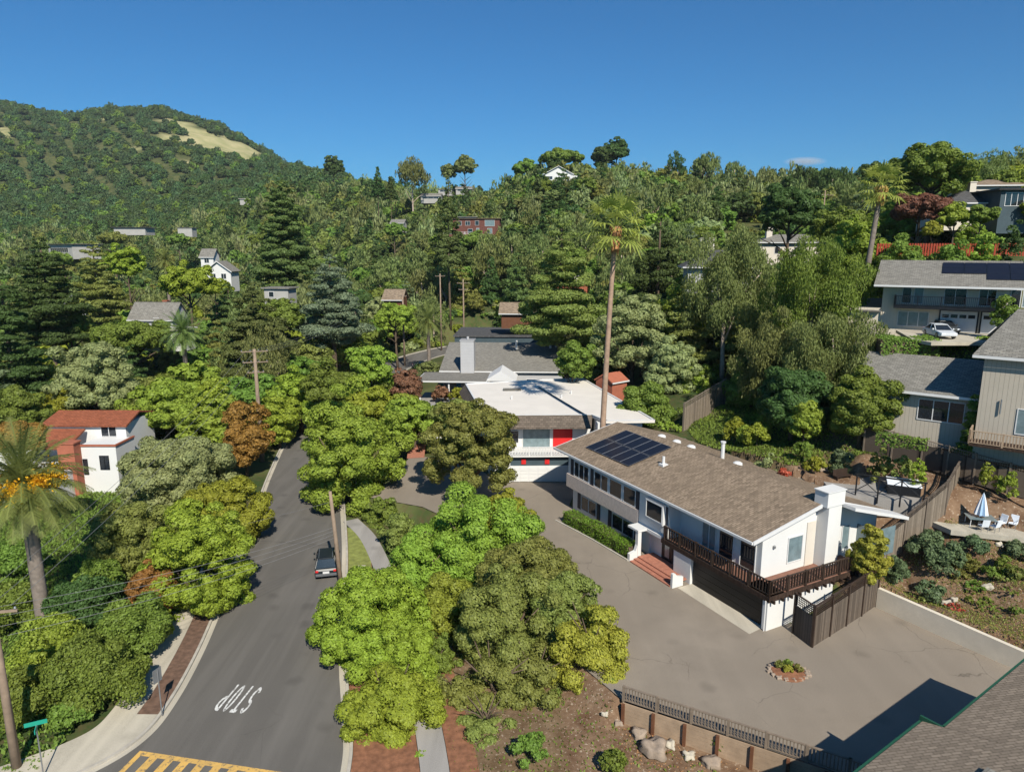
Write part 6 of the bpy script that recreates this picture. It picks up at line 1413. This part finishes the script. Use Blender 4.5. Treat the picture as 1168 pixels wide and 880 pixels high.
def hillpts(y0, y1, step0, wr, skip=None, amp=1.0, lo=-220, hi=1400, powr=1.0):
    out = []; y = y0
    while y < y1:
        st = step0*(y/y0)**powr; xs_ = np.arange((lo-584)/790*y, (hi-584)/790*y, st); xs_ = xs_+rs.uniform(-.45, .45, len(xs_))*st; ys_ = y+rs.uniform(-.5, .5, len(xs_))*st; zz = gnp(xs_, ys_); az, py = tpix(xs_, ys_, zz)
        keep = np.ones(len(xs_), bool)
        if 850 < y < 1440: keep &= ~((goldmask(az, py) > -.02+.25*np.sin(xs_*.13)*np.sin(ys_*.1)) )
        k2 = (rs.random(len(xs_)) < .93) & keep
        for x, yv, z in zip(xs_[k2], ys_[k2], zz[k2]):
            w = rs.uniform(*wr)*(y/y0)**(powr*.85)
            blk = blocked(x, yv, z+w*.9, z, w) if yv < 540 else False
            if blk: continue
            out.append((x, yv, z+w*.33, w/8.0, w/8.0*rs.uniform(.8, 1.25)))
        y += st*.8
    return out
def kinds(s, specs): return [crown(k, 8, hh, s, L[lf], .85) for k, hh, lf in specs]
midset = kinds(.55, [('round',7,'green'),('round',7,'dark'),('round',8,'olive'),('tier',12,'pine'),('tier',13,'dark'),('euca',12,'euca'),('euca',11,'sage'),('round',7,'euca'),('round',6,'green'),('cone',13,'dark')])
rest = [(x, y, z+ch, w/8, h/(7 if kd in ('round','dense') else 12)) for (_, x, y, z, w, h, ch, kd, lf, az) in bgx[430:]]
scatter('distant_woodland', rest+hillpts(338, 640, 8.6, (8, 14), powr=.5), midset)
farset = kinds(.7, [('round',6,'dark'),('round',6,'dark'),('round',7,'chaparral'),('round',6,'dark'),('dense',6,'chaparral'),('round',7,'green'),('euca',9,'chaparral')])
hp = hillpts(640, 1700, 8.6, (8.5, 14), lo=-160, hi=520, powr=.35)
scatter('mountain_forest', hp, farset)
ug = []; ry = RNG
X1 = rs.uniform(-250, 260, 26000); Y1 = rs.uniform(86, 345, 26000); a1 = 584+790*X1/Y1; k1 = (a1 > -60) & (a1 < 1230) & (seg_dist(X1, Y1, ROADC) > 6.4) & ~((X1 > -19) & (X1 < 24) & (Y1 < 170)) & ~((a1 > 990) & (Y1 < 100)); X1, Y1 = X1[k1][:4200], Y1[k1][:4200]; Z1 = gnp(X1, Y1)
for x, y, z in zip(X1, Y1, Z1):
    w = rs.uniform(2.4, 5.2)
    if not blocked(x, y, z+w*.6, z, w): ug.append((x, y, z+w*.15, w/3, w/3*rs.uniform(.7,1.1)))
ugs = [crown('shrub', 3, 2.2, .24, L[q], 1.0) for q in ('green','fresh','olive','dark','lime','sage')]
scatter('bushy_undergrowth', ug, ugs)
# skyline trees one can tell apart
for i, (px, py, w_, h_, D, kd, lf, lab) in enumerate((
 (431,206,14,30,430,'cone','dark','pointed conifer on the skyline left of the centre'),(445,213,10,22,430,'cone','dark','second pointed conifer on the skyline left of the centre'),
 (470,197,36,34,420,'euca','euca','tall eucalyptus with two crowns left of the paired skyline trees'),(512,196,18,16,520,'round','euca','left crown of the paired skyline trees'),(530,190,26,20,520,'round','euca','right crown of the paired skyline trees'),
 (380,190,22,20,640,'round','dark','round topped tree at the crest of the forested spur'),(703,172,30,20,430,'round','dark','highest dark tree on the centre hill'),(688,178,30,20,430,'round','dark','dark tree left of the highest centre hill tree'),
 (770,190,24,34,380,'euca','dark','tall eucalyptus on the skyline right of centre'),(806,188,34,26,380,'euca','euca','wide crowned skyline eucalyptus right of centre'),(838,196,28,26,370,'euca','euca','skyline eucalyptus left of the gap'),(876,204,26,26,360,'euca','euca','slender skyline eucalyptus on the right ridge'),
 (915,206,36,30,300,'euca','dark','dense eucalyptus on the right ridge'),(950,204,40,30,290,'euca','dark','broad eucalyptus behind the pale skyline pole'),(600,192,30,20,440,'round','green','round tree left of the hilltop house'),(640,180,44,16,430,'round','green','broad trees behind the hilltop house'),(1000,200,36,30,230,'round','dark','dark skyline tree behind the fan palm crown'))):
    T(kd, lf, px, py, w_, h_, D, lab, unique=True, bark='palebark' if kd == 'euca' else 'bark')
for px, py, w_, h_, D, lf, lab in ((318,360,56,34,140,'green','green tree right in front of the cream flat roofed house'),(452,360,40,26,156,'fresh','fresh green tree right in front of the brown shingled house'),(72,296,40,16,322,'green','green tree in front of the valley flat building'),(128,272,30,13,392,'olive','olive tree in front of the far pinkish building'),
 (204,273,22,12,392,'green','green tree in front of the far white building'),(450,262,24,14,320,'green','green tree in front of the tan cottage'),(276,242,34,12,600,'dark','dark tree in front of the pale mountain foot buildings'),(545,275,44,16,280,'green','green trees below the red brown hillside house'),(246,328,34,18,178,'lime','light green tree in front of the white dormer house')):
    T('round', lf, px, py, w_, h_, D, lab)
# ground litter, grass on the bank and bare earth
gl_ = []
def litter(name, poly, n_, mat, s, zf=.02, up=0):
    xs_ = [p[0] for p in poly]; ys_ = [p[1] for p in poly]; X = RNG.uniform(min(xs_), max(xs_), n_*3); Y = RNG.uniform(min(ys_), max(ys_), n_*3); k = inside(X, Y, poly); X, Y = X[k][:n_], Y[k][:n_]; Z = gnp(X, Y)+zf
    N = RNG.normal(size=(len(X), 3))*(.4 if not up else 1)+np.array([0,0,1-up]); o = link(name, leaf_mesh(name, np.stack([X, Y, Z], 1), N, s*RNG.uniform(.5, 1.4, len(X)), mat, .5, up=(0,0,1.5) if up else None)); tag(o, kind='stuff')
litter('leaf_litter', [(0,20),(6.3,35.2),(16,29.5),(20,26),(20,18)], 5000, L['straw'], .05)
litter('grass_tufts', [(0,20),(-4,36),(-2,48),(2.5,41.8),(6.3,35.2),(20,24)], 3500, L['green'], .10, .05, .8)
litter('ground_cover', [(26.9,46.5),(31.6,39),(40,30),(46,46),(36,52),(28,50)], 20000, L['olive'], .07, .04, .5)
litter('bark_chips', [(26.9,46.5),(31.6,39),(40,30),(46,46),(36,52),(28,50)], 9000, L['straw'], .04, .02)
litter('lawn_grass', [(-12.1,48),(-10.6,48),(-13.0,58),(-14.4,63),(-15.8,63),(-14.5,58)], 9000, L['lime'], .06, .1, .8)
litter('undergrowth', [(-34,30),(-25.0,30),(-24.8,44),(-30,70),(-46,90),(-60,80),(-50,50)], 40000, L['green'], .16, .15, .3)
litter('garden_plants', [(19,60),(34,60),(36,80),(20,82)], 16000, L['green'], .14, .12, .3)
litter('terrace_plants', [(34,62),(52,60),(58,74),(40,90),(24,90),(24,70)], 20000, L['fresh'], .14, .12, .3)

# small faint cloud above the right ridge
cm_ = bpy.data.materials.new('cloud'); cm_.use_nodes = True; cn = cm_.node_tree; cn.nodes.clear(); cpv = cn.nodes.new('ShaderNodeVolumePrincipled'); cpv.inputs['Color'].default_value = (1, 1, 1, 1)
tc_ = cn.nodes.new('ShaderNodeTexCoord'); ln_ = cn.nodes.new('ShaderNodeVectorMath'); ln_.operation = 'LENGTH'; cn.links.new(tc_.outputs['Object'], ln_.inputs[0])
mr_ = cn.nodes.new('ShaderNodeMapRange'); mr_.inputs[1].default_value = 1; mr_.inputs[2].default_value = .2; mr_.inputs[3].default_value = 0; mr_.inputs[4].default_value = .012; cn.links.new(ln_.outputs['Value'], mr_.inputs[0])
cn.links.new(mr_.outputs[0], cpv.inputs['Density']); co_ = cn.nodes.new('ShaderNodeOutputMaterial'); cn.links.new(cpv.outputs[0], co_.inputs['Volume'])
bmc = bmesh.new(); bmesh.ops.create_icosphere(bmc, subdivisions=3, radius=1); mc = bpy.data.meshes.new('cloud'); bmc.to_mesh(mc); bmc.free(); mc.materials.append(cm_)
cl_ = link('cloud', mc); cl_.location = at(918, 184, 4800); cl_.scale = (150, 90, 30); tag(cl_, kind='stuff')
# ------------------------------------------------------------------ air
mb = MB(); mb.box((-2700, -120, -12), (2700, 4300, 420)); hm = bpy.data.materials.new('haze'); hm.use_nodes = True; hm.node_tree.nodes.clear()
pv = hm.node_tree.nodes.new('ShaderNodeVolumePrincipled'); pv.inputs['Density'].default_value = .00005; pv.inputs['Color'].default_value = (.80, .90, 1, 1); ho = hm.node_tree.nodes.new('ShaderNodeOutputMaterial'); hm.node_tree.links.new(pv.outputs[0], ho.inputs['Volume'])
hz = mb.build('haze', hm); tag(hz, kind='stuff')
